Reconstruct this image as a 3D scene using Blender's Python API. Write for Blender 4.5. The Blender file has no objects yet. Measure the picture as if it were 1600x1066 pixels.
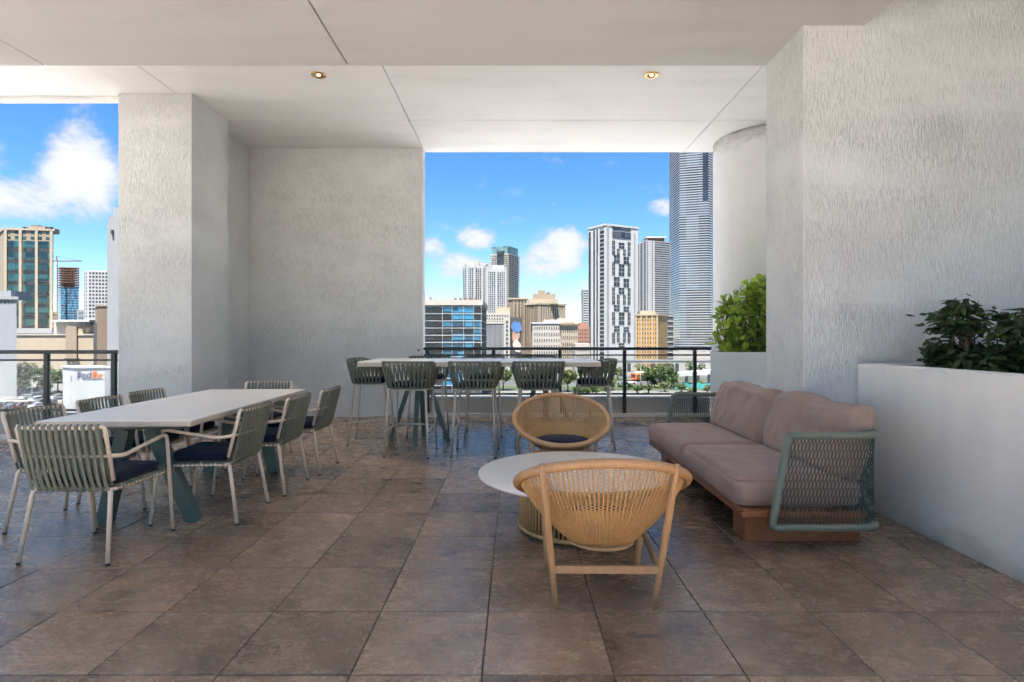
import bpy, bmesh, math, random
from mathutils import Vector, Matrix, noise
from math import sin, cos, pi, radians, sqrt, atan2

random.seed(7)
scene = bpy.context.scene
COL = scene.collection

# ------------------------------------------------------------------ camera
CAM_H, FPX, VPX, VPY = 1.26, 890.0, 804.0, 527.0
cam_data = bpy.data.cameras.new("camera")
cam_data.sensor_width = 36.0
cam_data.lens = FPX / 1600.0 * 36.0
cam_data.shift_x = (800.0 - VPX) / 1600.0
cam_data.shift_y = (VPY - 533.0) / 1600.0
cam_data.clip_start = 0.05
cam_data.clip_end = 6000.0
cam = bpy.data.objects.new("camera", cam_data)
COL.objects.link(cam)
cam.location = (0.0, 0.0, CAM_H)
cam.rotation_euler = (radians(90.0), 0.0, 0.0)
scene.camera = cam

# ------------------------------------------------------------------ light
SUN_EL, SUN_AZ = radians(72.0), radians(196.0)      # sun stands behind the camera, a little to the left
sun_dir = Vector((sin(SUN_AZ) * cos(SUN_EL), cos(SUN_AZ) * cos(SUN_EL), sin(SUN_EL)))   # towards the sun
sun_data = bpy.data.lights.new("sun", 'SUN')
sun_data.energy = 5.0
sun_data.angle = radians(0.5)
sun_data.color = (1.0, 0.965, 0.92)
sun = bpy.data.objects.new("sun", sun_data)
COL.objects.link(sun)
sun.location = (0, -20, 40)
sun.rotation_euler = sun_dir.to_track_quat('Z', 'Y').to_euler()

world = bpy.data.worlds.new("World")
scene.world = world
world.use_nodes = True
world.cycles.sampling_method = 'MANUAL'
world.cycles.sample_map_resolution = 512
wn, wl = world.node_tree.nodes, world.node_tree.links
wn.clear()
w_out = wn.new("ShaderNodeOutputWorld")
w_bg = wn.new("ShaderNodeBackground")
w_bg.inputs["Strength"].default_value = 0.052
sky = wn.new("ShaderNodeTexSky")
sky.sky_type = 'NISHITA'
sky.sun_disc = False
sky.sun_elevation = SUN_EL
sky.sun_rotation = SUN_AZ
sky.altitude = 1200.0
sky.air_density = 1.0
sky.dust_density = 0.0
sky.ozone_density = 4.0
hsv = wn.new("ShaderNodeHueSaturation")
hsv.inputs["Saturation"].default_value = 1.25
hsv.inputs["Value"].default_value = 1.0
wl.new(sky.outputs[0], hsv.inputs["Color"])
# clouds: fair weather cumulus all round the sky, by direction
tc = wn.new("ShaderNodeTexCoord")
def wmath(op, a, b=None, c=None, clamp=False):
    n = wn.new("ShaderNodeMath"); n.operation = op; n.use_clamp = clamp
    for i, v in enumerate((a, b, c)):
        if v is None: continue
        if isinstance(v, (int, float)): n.inputs[i].default_value = v
        else: wl.new(v, n.inputs[i])
    return n.outputs[0]
sep = wn.new("ShaderNodeSeparateXYZ"); wl.new(tc.outputs["Generated"], sep.inputs[0])
dx, dy, dz = sep.outputs
az = wmath('ARCTAN2', dx, dy)
el = wmath('ARCSINE', dz)
comb = wn.new("ShaderNodeCombineXYZ")
wl.new(wmath('MULTIPLY', az, 1.0), comb.inputs[0]); wl.new(wmath('MULTIPLY', el, 1.45), comb.inputs[1])
n1 = wn.new("ShaderNodeTexNoise"); n1.inputs["Scale"].default_value = 13.0; n1.inputs["Detail"].default_value = 6.0
n1.inputs["Roughness"].default_value = 0.62; n1.inputs["Distortion"].default_value = 0.3
wl.new(comb.outputs[0], n1.inputs["Vector"])
n2 = wn.new("ShaderNodeTexNoise"); n2.inputs["Scale"].default_value = 5.0; n2.inputs["Detail"].default_value = 1.0
wl.new(comb.outputs[0], n2.inputs["Vector"])
# cumulus heaps: (azimuth deg, elevation deg, half width deg, half height deg, weight)
HEAPS = [(-45.2, 12.4, 3.2, 2.6, 1.0), (-41.5, 10.6, 5.0, 1.6, .9), (-37.0, 12.6, 2.6, 3.2, .95), (-42.0, 7.0, 2.2, 1.8, .72),
         (-3.8, 9.9, 2.0, 1.15, .85), (-8.4, 8.7, 1.6, 1.0, .78), (-5.6, 6.9, 3.4, 1.5, .76), (1.2, 6.6, 2.0, 1.5, .62), (4.3, 8.6, 2.4, 2.1, .95), (2.6, 7.0, 2.8, 1.7, .82),
         (7.0, 4.6, 1.9, 1.6, .68), (14.4, 12.3, 1.5, 1.0, .68)]
heap_sum = wmath('MULTIPLY', n2.outputs["Fac"], 0.48)
for a0, e0, wa, we, wt in HEAPS:
    q = wn.new("ShaderNodeVectorMath"); q.operation = 'MULTIPLY_ADD'
    wl.new(comb.outputs[0], q.inputs[0])
    sx, sy = 1/radians(wa), 1/(radians(we)*1.45)
    q.inputs[1].default_value = (sx, sy, 0); q.inputs[2].default_value = (-radians(a0)*sx, -radians(e0)*1.45*sy, 0)
    ln = wn.new("ShaderNodeVectorMath"); ln.operation = 'DOT_PRODUCT'
    wl.new(q.outputs[0], ln.inputs[0]); wl.new(q.outputs[0], ln.inputs[1])
    heap_sum = wmath('MAXIMUM', heap_sum, wmath('MULTIPLY_ADD', ln.outputs["Value"], -0.36, wt))
dens = wmath('ADD', wmath('MULTIPLY', heap_sum, 0.62), wmath('MULTIPLY', wmath('SUBTRACT', n1.outputs["Fac"], 0.5), 1.0))
ramp = wn.new("ShaderNodeMapRange"); ramp.interpolation_type = 'SMOOTHSTEP'
ramp.inputs["From Min"].default_value = 0.19; ramp.inputs["From Max"].default_value = 0.52
wl.new(dens, ramp.inputs["Value"])
cfac = wmath('MULTIPLY', ramp.outputs[0], wmath('MULTIPLY', wmath('ADD', el, 0.02), 20.0, clamp=True), clamp=True)
mixc = wn.new("ShaderNodeMix"); mixc.data_type = 'RGBA'
wl.new(wmath('MULTIPLY', cfac, 0.93), mixc.inputs["Factor"])
wl.new(hsv.outputs[0], mixc.inputs[6])
cshade = wn.new("ShaderNodeMix"); cshade.data_type = 'RGBA'
cshade.inputs[6].default_value = (3.1, 3.35, 3.75, 1); cshade.inputs[7].default_value = (4.9, 4.95, 5.0, 1)
wl.new(wmath('MULTIPLY_ADD', dens, 2.4, -0.75, clamp=True), cshade.inputs["Factor"])
wl.new(cshade.outputs[2], mixc.inputs[7])
wl.new(mixc.outputs[2], w_bg.inputs["Color"])
wl.new(w_bg.outputs[0], w_out.inputs[0])

scene.view_settings.view_transform = 'Standard'
scene.view_settings.look = 'None'
scene.view_settings.gamma = 1.0
scene.view_settings.use_curve_mapping = False
scene.view_settings.exposure = 2.2
scene.view_settings.use_white_balance = True
scene.view_settings.white_balance_temperature = 6650
scene.cycles.max_bounces = 10
scene.cycles.diffuse_bounces = 4
scene.cycles.glossy_bounces = 4
scene.cycles.transparent_max_bounces = 12
scene.cycles.sample_clamp_indirect = 6.0
scene.cycles.caustics_reflective = False
scene.cycles.caustics_refractive = False
scene.cycles.use_denoising = True
scene.cycles.use_light_tree = False
scene.cycles.use_adaptive_sampling = True
scene.cycles.adaptive_threshold = 0.015

# ------------------------------------------------------------------ mesh helpers
class MB:
    """collects shapes; build() links them as ONE mesh object"""
    def __init__(s): s.v = []; s.f = []; s.sm = []
    def add(s, vs, fs, smooth=False):
        o = len(s.v)
        s.v.extend([tuple(p) for p in vs]); s.f.extend([tuple(i + o for i in f) for f in fs]); s.sm.extend([smooth] * len(fs))
        return s
    def box(s, x0, x1, y0, y1, z0, z1):
        return s.add([(x0,y0,z0),(x1,y0,z0),(x1,y1,z0),(x0,y1,z0),(x0,y0,z1),(x1,y0,z1),(x1,y1,z1),(x0,y1,z1)],
                     [(0,3,2,1),(4,5,6,7),(0,1,5,4),(1,2,6,5),(2,3,7,6),(3,0,4,7)])
    def bbox(s, x0, x1, y0, y1, z0, z1, b=0.01):
        """box with chamfered edges"""
        P = {}
        vs = []
        def vid(ix, iy, iz, ax):
            k = (ix, iy, iz, ax)
            if k not in P:
                X = (x0, x1)[ix]; Y = (y0, y1)[iy]; Z = (z0, z1)[iz]
                sx, sy, sz = (1, -1)[ix], (1, -1)[iy], (1, -1)[iz]
                p = [X + sx*b, Y + sy*b, Z + sz*b]
                p[ax] = (X, Y, Z)[ax]
                P[k] = len(vs); vs.append(tuple(p))
            return P[k]
        fs = []
        R4 = [(0,0),(1,0),(1,1),(0,1)]
        for ax in range(3):
            o = [a for a in range(3) if a != ax]
            for side in (0, 1):
                f = []
                for a, c in R4:
                    ijk = [0,0,0]; ijk[ax] = side; ijk[o[0]] = a; ijk[o[1]] = c
                    f.append(vid(*ijk, ax))
                fs.append(tuple(f))
        for ax in range(3):                       # edge chamfers along ax
            o = [a for a in range(3) if a != ax]
            for a in (0,1):
                for c in (0,1):
                    f = []
                    for e, t in ((0, o[0]), (1, o[0]), (1, o[1]), (0, o[1])):
                        ijk = [0,0,0]; ijk[ax] = e; ijk[o[0]] = a; ijk[o[1]] = c
                        f.append(vid(*ijk, t))
                    fs.append(tuple(f))
        for a in (0,1):
            for c in (0,1):
                for d in (0,1): fs.append((vid(a,c,d,0), vid(a,c,d,1), vid(a,c,d,2)))
        bm = bmesh.new()
        bv = [bm.verts.new(p) for p in vs]
        for f in fs: bm.faces.new([bv[i] for i in f])
        bmesh.ops.recalc_face_normals(bm, faces=bm.faces)
        bm.verts.index_update()
        fs2 = [tuple(v.index for v in f.verts) for f in bm.faces]
        bm.free()
        return s.add(vs, fs2)
    def beam(s, a, b, w, h, up=(0,0,1), w2=None, h2=None):
        """square bar from a to b"""
        a, b = Vector(a), Vector(b); d = (b - a).normalized(); up = Vector(up)
        if abs(d.dot(up)) > 0.98: up = Vector((0,1,0))
        r = d.cross(up).normalized(); u = r.cross(d).normalized()
        w2 = w if w2 is None else w2; h2 = h if h2 is None else h2
        vs = []
        for p, ww, hh in ((a, w, h), (b, w2, h2)):
            for i, j in ((-1,-1),(1,-1),(1,1),(-1,1)): vs.append(p + r*(i*ww/2) + u*(j*hh/2))
        return s.add(vs, [(0,1,2,3),(7,6,5,4),(0,4,5,1),(1,5,6,2),(2,6,7,3),(3,7,4,0)])
    def tube(s, pts, r, n=8, closed=False, flat=None, up=None, smooth=True):
        """round (or flat=(w,t)) bar swept along pts; r may be a list"""
        P = [Vector(p) for p in pts]; m = len(P)
        T = []
        for i in range(m):
            a = P[(i-1) % m] if (closed or i > 0) else P[i]
            b = P[(i+1) % m] if (closed or i < m-1) else P[i]
            t = b - a
            T.append(t.normalized() if t.length > 1e-9 else Vector((0,0,1)))
        ref = Vector(up) if up is not None else (Vector((0,0,1)) if abs(T[0].z) < 0.9 else Vector((0,1,0)))
        N = (ref - T[0]*ref.dot(T[0])).normalized()
        vs = []
        for i in range(m):
            if up is not None:
                rr = Vector(up); N2 = rr - T[i]*rr.dot(T[i])
                if N2.length > 1e-4: N = N2.normalized()
            else:
                N = (N - T[i]*N.dot(T[i])).normalized()
            B = T[i].cross(N)
            ri = r[i] if isinstance(r, (list, tuple)) else r
            for k in range(n):
                a = 2*pi*k/n + (pi/n)
                if flat: vs.append(P[i] + B*(cos(a)*flat[0]*.5*1.2) + N*(sin(a)*flat[1]*.5*1.2))
                else: vs.append(P[i] + B*(cos(a)*ri) + N*(sin(a)*ri))
        fs = []
        for i in range(m if closed else m-1):
            j = (i+1) % m
            for k in range(n):
                l = (k+1) % n
                fs.append((i*n+k, i*n+l, j*n+l, j*n+k))
        if not closed:
            fs.append(tuple(range(n-1, -1, -1))); fs.append(tuple((m-1)*n + k for k in range(n)))
        return s.add(vs, fs, smooth)
    def lathe(s, prof, n=32, c=(0,0,0), smooth=True):
        vs = []; fs = []
        for r, z in prof:
            for k in range(n):
                a = 2*pi*k/n; vs.append((c[0]+r*cos(a), c[1]+r*sin(a), c[2]+z))
        for i in range(len(prof)-1):
            for k in range(n):
                l = (k+1) % n; fs.append((i*n+k, i*n+l, (i+1)*n+l, (i+1)*n+k))
        if prof[0][0] > 1e-6: fs.append(tuple(range(n-1,-1,-1)))
        if prof[-1][0] > 1e-6: fs.append(tuple((len(prof)-1)*n+k for k in range(n)))
        return s.add(vs, fs, smooth)
    def prism(s, poly, y0, y1, axis='y'):
        """polygon (a,b) extruded along an axis"""
        n = len(poly); vs = []
        for t in (y0, y1):
            for a, b in poly:
                vs.append((a,t,b) if axis == 'y' else ((t,a,b) if axis == 'x' else (a,b,t)))
        fs = [tuple(range(n)), tuple(range(2*n-1, n-1, -1))] + [(i, i+n, (i+1) % n + n, (i+1) % n) for i in range(n)]
        return s.add(vs, fs)
    def mesh(s, name, mat=None):
        me = bpy.data.meshes.new(name); me.from_pydata(s.v, [], s.f)
        me.polygons.foreach_set("use_smooth", s.sm)
        if mat: me.materials.append(mat)
        me.update()
        return me
    def build(s, name, mat=None, parent=None, fix=False):
        me = s.mesh(name, mat)
        if fix:
            bm = bmesh.new(); bm.from_mesh(me); bmesh.ops.recalc_face_normals(bm, faces=bm.faces); bm.to_mesh(me); bm.free()
        return link(name, me, parent)

def link(name, me, parent=None, loc=None, rot=None):
    o = bpy.data.objects.new(name, me); COL.objects.link(o)
    if parent is not None: o.parent = parent
    if loc is not None: o.location = loc
    if rot is not None: o.rotation_euler = rot
    return o
def tag(o, label=None, cat=None, group=None, kind=None):
    if label: o['label'] = label
    if cat: o['category'] = cat
    if group: o['group'] = group
    if kind: o['kind'] = kind
    return o
def empty(name, loc=(0,0,0), rz=0.0):
    o = link(name, None, None, loc, (0,0,rz)); o.empty_display_size = 0.1
    return o
def copy_tree(o, parent=None):
    c = o.copy(); COL.objects.link(c); c.parent = parent
    for ch in list(o.children): copy_tree(ch, c)
    return c
def stuff(o): o['kind'] = 'stuff'; return o
def round_path(pts, rad, seg=5):
    """polyline with rounded corners"""
    P = [Vector(p) for p in pts]; out = [P[0]]
    for i in range(1, len(P)-1):
        a, b, c = P[i-1], P[i], P[i+1]
        d1 = (a-b); d2 = (c-b); r = min(rad, d1.length*.49, d2.length*.49)
        p1 = b + d1.normalized()*r; p2 = b + d2.normalized()*r
        for k in range(seg+1):
            t = k/seg; out.append(p1*(1-t)**2 + b*2*t*(1-t) + p2*t*t)
    out.append(P[-1]); return out
def catmull(pts, seg=6, closed=False):
    P = [Vector(p) for p in pts]; n = len(P); out = []
    for i in range(n if closed else n-1):
        p0 = P[(i-1) % n] if (closed or i > 0) else P[0]; p1 = P[i]; p2 = P[(i+1) % n]
        p3 = P[(i+2) % n] if (closed or i < n-2) else P[-1]
        for k in range(seg):
            t = k/seg; out.append(.5*((2*p1)+(p2-p0)*t+(2*p0-5*p1+4*p2-p3)*t*t+(3*p1-p0-3*p2+p3)*t**3))
    if not closed: out.append(P[-1])
    return out

# ------------------------------------------------------------------ materials
class NT:
    def __init__(s, name):
        s.m = bpy.data.materials.new(name); s.m.use_nodes = True
        s.n = s.m.node_tree.nodes; s.l = s.m.node_tree.links
        s.b = s.n["Principled BSDF"]
    def new(s, t, **kw):
        n = s.n.new(t)
        for k, v in kw.items(): setattr(n, k, v)
        return n
    def set(s, inp, v):
        i = s.b.inputs[inp]
        if hasattr(v, 'is_output') or isinstance(v, bpy.types.NodeSocket): s.l.new(v, i)
        else: i.default_value = (*v, 1) if isinstance(v, tuple) and len(v) == 3 else v
        return s
    def coord(s, which="Object", scale=(1,1,1), rot=(0,0,0)):
        if which == "World":
            src = s.new("ShaderNodeNewGeometry").outputs["Position"]
        else: src = s.new("ShaderNodeTexCoord").outputs[which]
        mp = s.new("ShaderNodeMapping"); mp.inputs["Scale"].default_value = scale; mp.inputs["Rotation"].default_value = rot
        s.l.new(src, mp.inputs["Vector"]); return mp.outputs[0]
    def noise(s, vec, scale, detail=4, rough=.55, dist=0.0):
        n = s.new("ShaderNodeTexNoise"); n.inputs["Scale"].default_value = scale; n.inputs["Detail"].default_value = detail
        n.inputs["Roughness"].default_value = rough; n.inputs["Distortion"].default_value = dist
        s.l.new(vec, n.inputs["Vector"]); return n.outputs["Fac"]
    def math(s, op, a, b=None, clamp=False):
        n = s.new("ShaderNodeMath", operation=op); n.use_clamp = clamp
        for i, v in enumerate((a, b)):
            if v is None: continue
            if isinstance(v, (int, float)): n.inputs[i].default_value = v
            else: s.l.new(v, n.inputs[i])
        return n.outputs[0]
    def ramp(s, fac, stops):
        n = s.new("ShaderNodeValToRGB"); e = n.color_ramp.elements
        while len(e) < len(stops): e.new(.5)
        for el_, (p, c) in zip(e, stops): el_.position = p; el_.color = (*c, 1) if len(c) == 3 else c
        s.l.new(fac, n.inputs[0]); return n.outputs[0]
    def mix(s, fac, a, b, blend='MIX'):
        n = s.new("ShaderNodeMix", data_type='RGBA', blend_type=blend)
        for i, v in ((0, fac), (6, a), (7, b)):
            if isinstance(v, (int, float)): n.inputs[i].default_value = v
            elif isinstance(v, tuple): n.inputs[i].default_value = (*v, 1) if len(v) == 3 else v
            else: s.l.new(v, n.inputs[i])
        return n.outputs[2]
    def bump(s, h, strength=.3, dist=.01, prev=None):
        n = s.new("ShaderNodeBump"); n.inputs["Strength"].default_value = strength; n.inputs["Distance"].default_value = dist
        s.l.new(h, n.inputs["Height"])
        if prev is not None: s.l.new(prev, n.inputs["Normal"])
        return n.outputs[0]
M = {}
def simple(name, col, rough=.5, metal=0.0, var=.12, scale=18, bump=0.0, bscale=120, spec=.5, which="Object", coat=0.0):
    """plain colour with a little uneven tone, gloss and grain"""
    t = NT(name); v = t.coord(which)
    f = t.noise(v, scale, 4, .6)
    lo = tuple(c*(1-var) for c in col); hi = tuple(min(1, c*(1+var)) for c in col)
    t.set("Base Color", t.ramp(f, [(.3, lo), (.7, hi)]))
    r = t.math('ADD', t.math('MULTIPLY', f, .16), rough-.08, clamp=True); t.set("Roughness", r)
    t.set("Metallic", metal).set("Specular IOR Level", spec).set("Coat Weight", coat)
    if bump: t.set("Normal", t.bump(t.noise(v, bscale, 3, .6), bump, .004))
    M[name] = t.m; return t.m
# ------------------------------------------------------------------ terrace materials
def mat_stucco():
    t = NT("raked_concrete"); v = t.coord("World", (1,1,1))
    w = t.noise(v, 3.4, 4, .6)
    mp = t.coord("World", (160, 160, 13.0)); n1 = t.noise(mp, 1.0, 2, .6, .7)
    mp2 = t.coord("World", (150, 150, 40)); n2 = t.noise(mp2, 1.0, 2, .6, .5)
    band = t.noise(t.coord("World", (.7, .7, 3.4)), 1.0, 4, .6)
    big = t.noise(v, .9, 4, .6)
    groove = t.ramp(n1, [(.36, (0,0,0)), (.52, (1,1,1))])
    amt = t.ramp(t.math('ADD', t.math('MULTIPLY', band, .6), t.math('MULTIPLY', w, .4)), [(.38, (.16,.16,.16)), (.64, (1,1,1))])
    base = t.ramp(big, [(.28, (.60,.602,.595)), (.72, (.735,.737,.728))])
    groove_tone = t.mix(t.math('MULTIPLY', t.math('SUBTRACT', 1.0, groove), t.math('MULTIPLY', amt, .32)), base, (.31,.31,.30))  # grooves mixed darker than the wall face
    t.set("Base Color", groove_tone).set("Roughness", .88).set("Specular IOR Level", .25)
    h = t.math('ADD', t.math('MULTIPLY', t.math('MULTIPLY', groove, amt), 1.0), t.math('MULTIPLY', n2, .35))
    t.set("Normal", t.bump(h, .85, .0055)); M["stucco"] = t.m
def mat_paint(name, col, dirt=.12, bump=.25, streak=True, foot=0.0, head=0.0):
    t = NT(name); v = t.coord("World")
    a = t.noise(v, 1.3, 4, .62); b = t.noise(t.coord("World", (5, 5, .8)), 1.0, 3, .6); c = t.noise(v, 140, 1, .6)
    f = t.math('ADD', t.math('MULTIPLY', a, .6), t.math('MULTIPLY', b, .4)) if streak else a
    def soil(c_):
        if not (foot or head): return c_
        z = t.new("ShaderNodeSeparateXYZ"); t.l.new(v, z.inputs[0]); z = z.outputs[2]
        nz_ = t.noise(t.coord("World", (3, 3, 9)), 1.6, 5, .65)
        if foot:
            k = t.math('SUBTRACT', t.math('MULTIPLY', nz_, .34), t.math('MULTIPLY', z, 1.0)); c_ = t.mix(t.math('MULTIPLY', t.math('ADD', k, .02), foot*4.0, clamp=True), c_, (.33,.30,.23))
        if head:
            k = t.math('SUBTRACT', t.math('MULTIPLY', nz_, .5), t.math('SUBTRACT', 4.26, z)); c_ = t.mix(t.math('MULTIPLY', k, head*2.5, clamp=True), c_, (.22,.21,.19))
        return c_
    t.set("Base Color", soil(t.ramp(f, [(.30, tuple(x*(1-dirt) for x in col)), (.50, col), (.72, tuple(min(1, x*(1+dirt*.35)) for x in col))])))
    t.set("Roughness", .78).set("Specular IOR Level", .3)
    t.set("Normal", t.bump(t.math('ADD', c, t.math('MULTIPLY', t.noise(v, 9, 1, .5), .7)), bump, .004)); M[name] = t.m
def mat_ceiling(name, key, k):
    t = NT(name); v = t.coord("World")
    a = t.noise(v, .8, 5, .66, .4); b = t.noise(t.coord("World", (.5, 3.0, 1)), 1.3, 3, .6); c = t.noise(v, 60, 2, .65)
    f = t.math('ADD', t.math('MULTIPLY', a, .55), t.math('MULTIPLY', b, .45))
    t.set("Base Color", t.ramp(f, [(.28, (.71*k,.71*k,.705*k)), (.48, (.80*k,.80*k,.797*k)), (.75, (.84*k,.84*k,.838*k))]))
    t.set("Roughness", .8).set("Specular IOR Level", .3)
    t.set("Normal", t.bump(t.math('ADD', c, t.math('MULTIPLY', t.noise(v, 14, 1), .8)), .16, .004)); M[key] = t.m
def mat_tile():
    t = NT("slate_tile"); v = t.coord("World")
    oi = t.new("ShaderNodeObjectInfo"); rnd = oi.outputs["Random"]
    vv = t.new("ShaderNodeVectorMath", operation='ADD'); t.l.new(v, vv.inputs[0])
    cx = t.new("ShaderNodeCombineXYZ"); t.l.new(t.math('MULTIPLY', rnd, 37.0), cx.inputs[2]); t.l.new(cx.outputs[0], vv.inputs[1])
    P = vv.outputs[0]
    a = t.noise(P, 3.1, 3, .62, .5); b = t.noise(P, 9.0, 3, .6, .6); c = t.noise(P, 55, 2, .7)
    r = t.new("ShaderNodeMapping"); r.inputs["Rotation"].default_value = (0, 0, .9); r.inputs["Scale"].default_value = (11, 24, 1); t.l.new(P, r.inputs["Vector"])
    d = t.noise(r.outputs[0], 1.0, 2.5, .5, 1.2)
    f = t.math('ADD', t.math('MULTIPLY', a, .62), t.math('MULTIPLY', b, .38))
    col = t.ramp(f, [(.28, (.100,.076,.056)), (.42, (.245,.175,.118)), (.55, (.38,.268,.176)), (.72, (.52,.385,.265))])
    rust = t.ramp(t.noise(P, 4.3, 2, .6, .8), [(.50, (0,0,0)), (.68, (1,1,1))])
    col = t.mix(t.math('MULTIPLY', rust, .45), col, (.36,.205,.110))
    gr_ = t.noise(P, 95, 4, .75); vein = t.math('ABSOLUTE', t.math('SUBTRACT', t.noise(P, 6.5, 4, .6, 1.5), .5))
    col = t.mix(t.ramp(gr_, [(.38, (.36,.36,.36)), (.60, (0,0,0))]), col, (.060,.047,.037))
    col = t.mix(t.ramp(vein, [(.0, (.22,.22,.22)), (.014, (0,0,0))]), col, (.07,.055,.043))
    tint = t.ramp(rnd, [(0, (.80,.79,.78)), (.5, (1.05,1.05,1.05)), (1, (1.35,1.31,1.26))])
    col = t.mix(1.0, col, tint, 'MULTIPLY')
    t.set("Base Color", col)
    t.set("Roughness", t.ramp(t.math('ADD', t.math('MULTIPLY', d, .6), t.math('MULTIPLY', c, .4)), [(.3, (.19,.19,.19)), (.7, (.33,.33,.33))]))
    t.set("Specular IOR Level", 1.0).set("Specular Tint", (1.0,.88,.74))
    h = t.math('ADD', t.math('MULTIPLY', d, 1.0), t.math('ADD', t.math('MULTIPLY', b, .7), t.math('SUBTRACT', t.math('MULTIPLY', gr_, .22), t.math('MULTIPLY', t.ramp(vein, [(0, (1,1,1)), (.05, (0,0,0))]), .12))))
    t.set("Normal", t.bump(h, .55, .006)); M["tile"] = t.m
mat_stucco(); mat_ceiling("painted_ceiling", "ceiling", 1.0); mat_ceiling("shaded_concrete_soffit", "soffit", .70); mat_tile()  # soffit: ceiling colour darkened, the near ceiling's shade put into it
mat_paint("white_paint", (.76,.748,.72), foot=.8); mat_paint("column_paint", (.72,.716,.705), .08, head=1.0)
mat_paint("pale_deck", (.44,.42,.385), .15); mat_paint("curb_paint", (.40,.38,.35), .15); mat_paint("ledge_paint", (.66,.63,.57), .12)
simple("grout", (.06,.05,.04), .85, var=.3, bump=.3)
simple("rail_metal", (.030,.032,.031), .42, .3, var=.25)
simple("soil", (.03,.022,.016), .95, var=.4, bump=.6, bscale=30)
simple("brass", (.75,.50,.22), .25, 1.0)
simple("dark_hole", (.02,.02,.02), .9)
t = NT("rail_glass"); t.n.remove(t.b)
mx = t.new("ShaderNodeMixShader"); tr = t.new("ShaderNodeBsdfTransparent"); gl = t.new("ShaderNodeBsdfGlossy")
fr = t.new("ShaderNodeFresnel"); fr.inputs["IOR"].default_value = 1.45
tr.inputs["Color"].default_value = (.94,.96,.95,1); gl.inputs["Roughness"].default_value = .03
t.l.new(t.math('MULTIPLY', fr.outputs[0], .32, clamp=True), mx.inputs[0]); t.l.new(tr.outputs[0], mx.inputs[1]); t.l.new(gl.outputs[0], mx.inputs[2])
t.l.new(mx.outputs[0], t.n["Material Output"].inputs[0]); M["rail_glass"] = t.m

# ------------------------------------------------------------------ terrace floor, laid tile by tile
TP, TX0, TY0 = 0.4922, -0.121, 2.125
floor = MB().box(-8.5, 4.6, -.6, 9.25, -.35, -.004).build("floor", M["grout"]); tag(floor, kind='structure')
tm = MB().bbox(-TP/2+.0026, TP/2-.0026, -TP/2+.0026, TP/2-.0026, -.012, 0.0, .0016).mesh("tile", M["tile"])
rest = MB()
nt_ = 0
for iy in range(-5, 15):
    for ix in range(-17, 7):
        x, y = TX0 + (ix+.5)*TP, TY0 + (iy+.5)*TP
        if y > 9.0 or x > 2.75: continue
        if y > 7.05 and x < -4.2: continue
        if y > 8.9 and x < -1.45: continue
        vis = y + TP/2 > 2.05 and abs(x + .02) - TP*.6 < .905*(y + TP/2)
        if vis and nt_ < 300:
            o = link("tile", tm, floor, (x, y, random.uniform(-.0012, .0008)), (random.uniform(-.0022,.0022), random.uniform(-.0022,.0022), random.choice((0, pi/2, pi, -pi/2))))
            nt_ += 1
        else:
            rest.box(x-TP/2+.0025, x+TP/2-.0025, y-TP/2+.0025, y+TP/2-.0025, -.012, 0.0)
stuff(rest.build("tiling", M["tile"], floor))
deck = MB().box(-8.5, 30, -40, -.604, -.4, -.02).build("bounce_deck", M["pale_deck"]); tag(deck, kind='structure')  # unseen pale deck, added behind the camera to bounce sun indoors

mat_paint("bounce_roofing", (.41,.405,.395), .08)
mat_paint("bounce_paving", (.55,.54,.52), .10)
side = MB().box(-45, -8.504, -40, 9.0, -.9, -.35).build("bounce_terrace", M["bounce_paving"]); tag(side, kind='structure')  # unseen paving added on the left to reflect sun inward
pod = MB().box(-60, 70, 10.2, 42, -5.4, -4.6).build("bounce_roof", M["bounce_roofing"]); tag(pod, kind='structure')  # roof added below the sight line to throw sunlight onto the ceiling

# ------------------------------------------------------------------ ceiling: lower soffit near the camera, higher one beyond
ZN, ZF = 3.63, 4.243
STEP, JY = 4.975, 7.83
ceil = MB().box(-8.5, 2.67, 0.45, STEP, ZN+.03, ZN+1.3).box(-8.5, 5.5, STEP+.002, 7.16, ZF+.03, ZF+.9).box(-4.85, 5.5, 7.162, 9.2, ZF+.03, ZF+.9).build("ceiling", M["ceiling"])
tag(ceil, kind='structure')
g = .006
def cpanel(x0, x1, y0, y1, z):
    MB().bbox(x0+g, x1-g, y0+g, y1-g, z, z+.036, .004).build("ceiling_panel", M["ceiling"], ceil)
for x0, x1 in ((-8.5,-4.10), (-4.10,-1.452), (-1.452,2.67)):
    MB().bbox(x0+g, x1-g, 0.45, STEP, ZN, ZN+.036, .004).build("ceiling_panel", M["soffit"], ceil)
for x0, x1 in ((-4.14,-1.452), (-1.452,2.73), (2.73,5.5)):
    cpanel(x0, x1, STEP+.3, JY, ZF); cpanel(x0, x1, JY, 9.2, ZF)
cpanel(-8.5, -4.14, STEP+.3, 7.16, ZF); cpanel(-4.85, -4.14, 7.17, 9.2, ZF)
lintel = MB().bbox(-8.5, -4.86, 7.05, 7.165, ZF-.045, ZF-.001, .006).build("ceiling_edge", M["white_paint"], ceil)
hood = MB().box(2.672, 4.8, .75, 4.9, 6.4, 6.7).box(2.672, 4.8, .45, .75, 4.2, 6.7).box(2.42, 2.671, .45, 4.9, ZN+1.301, 6.7).build("sun_block_hood", M["ceiling"]); tag(hood, kind='structure')  # unseen hood and upstand, added to keep sun off the pier wall

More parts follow.
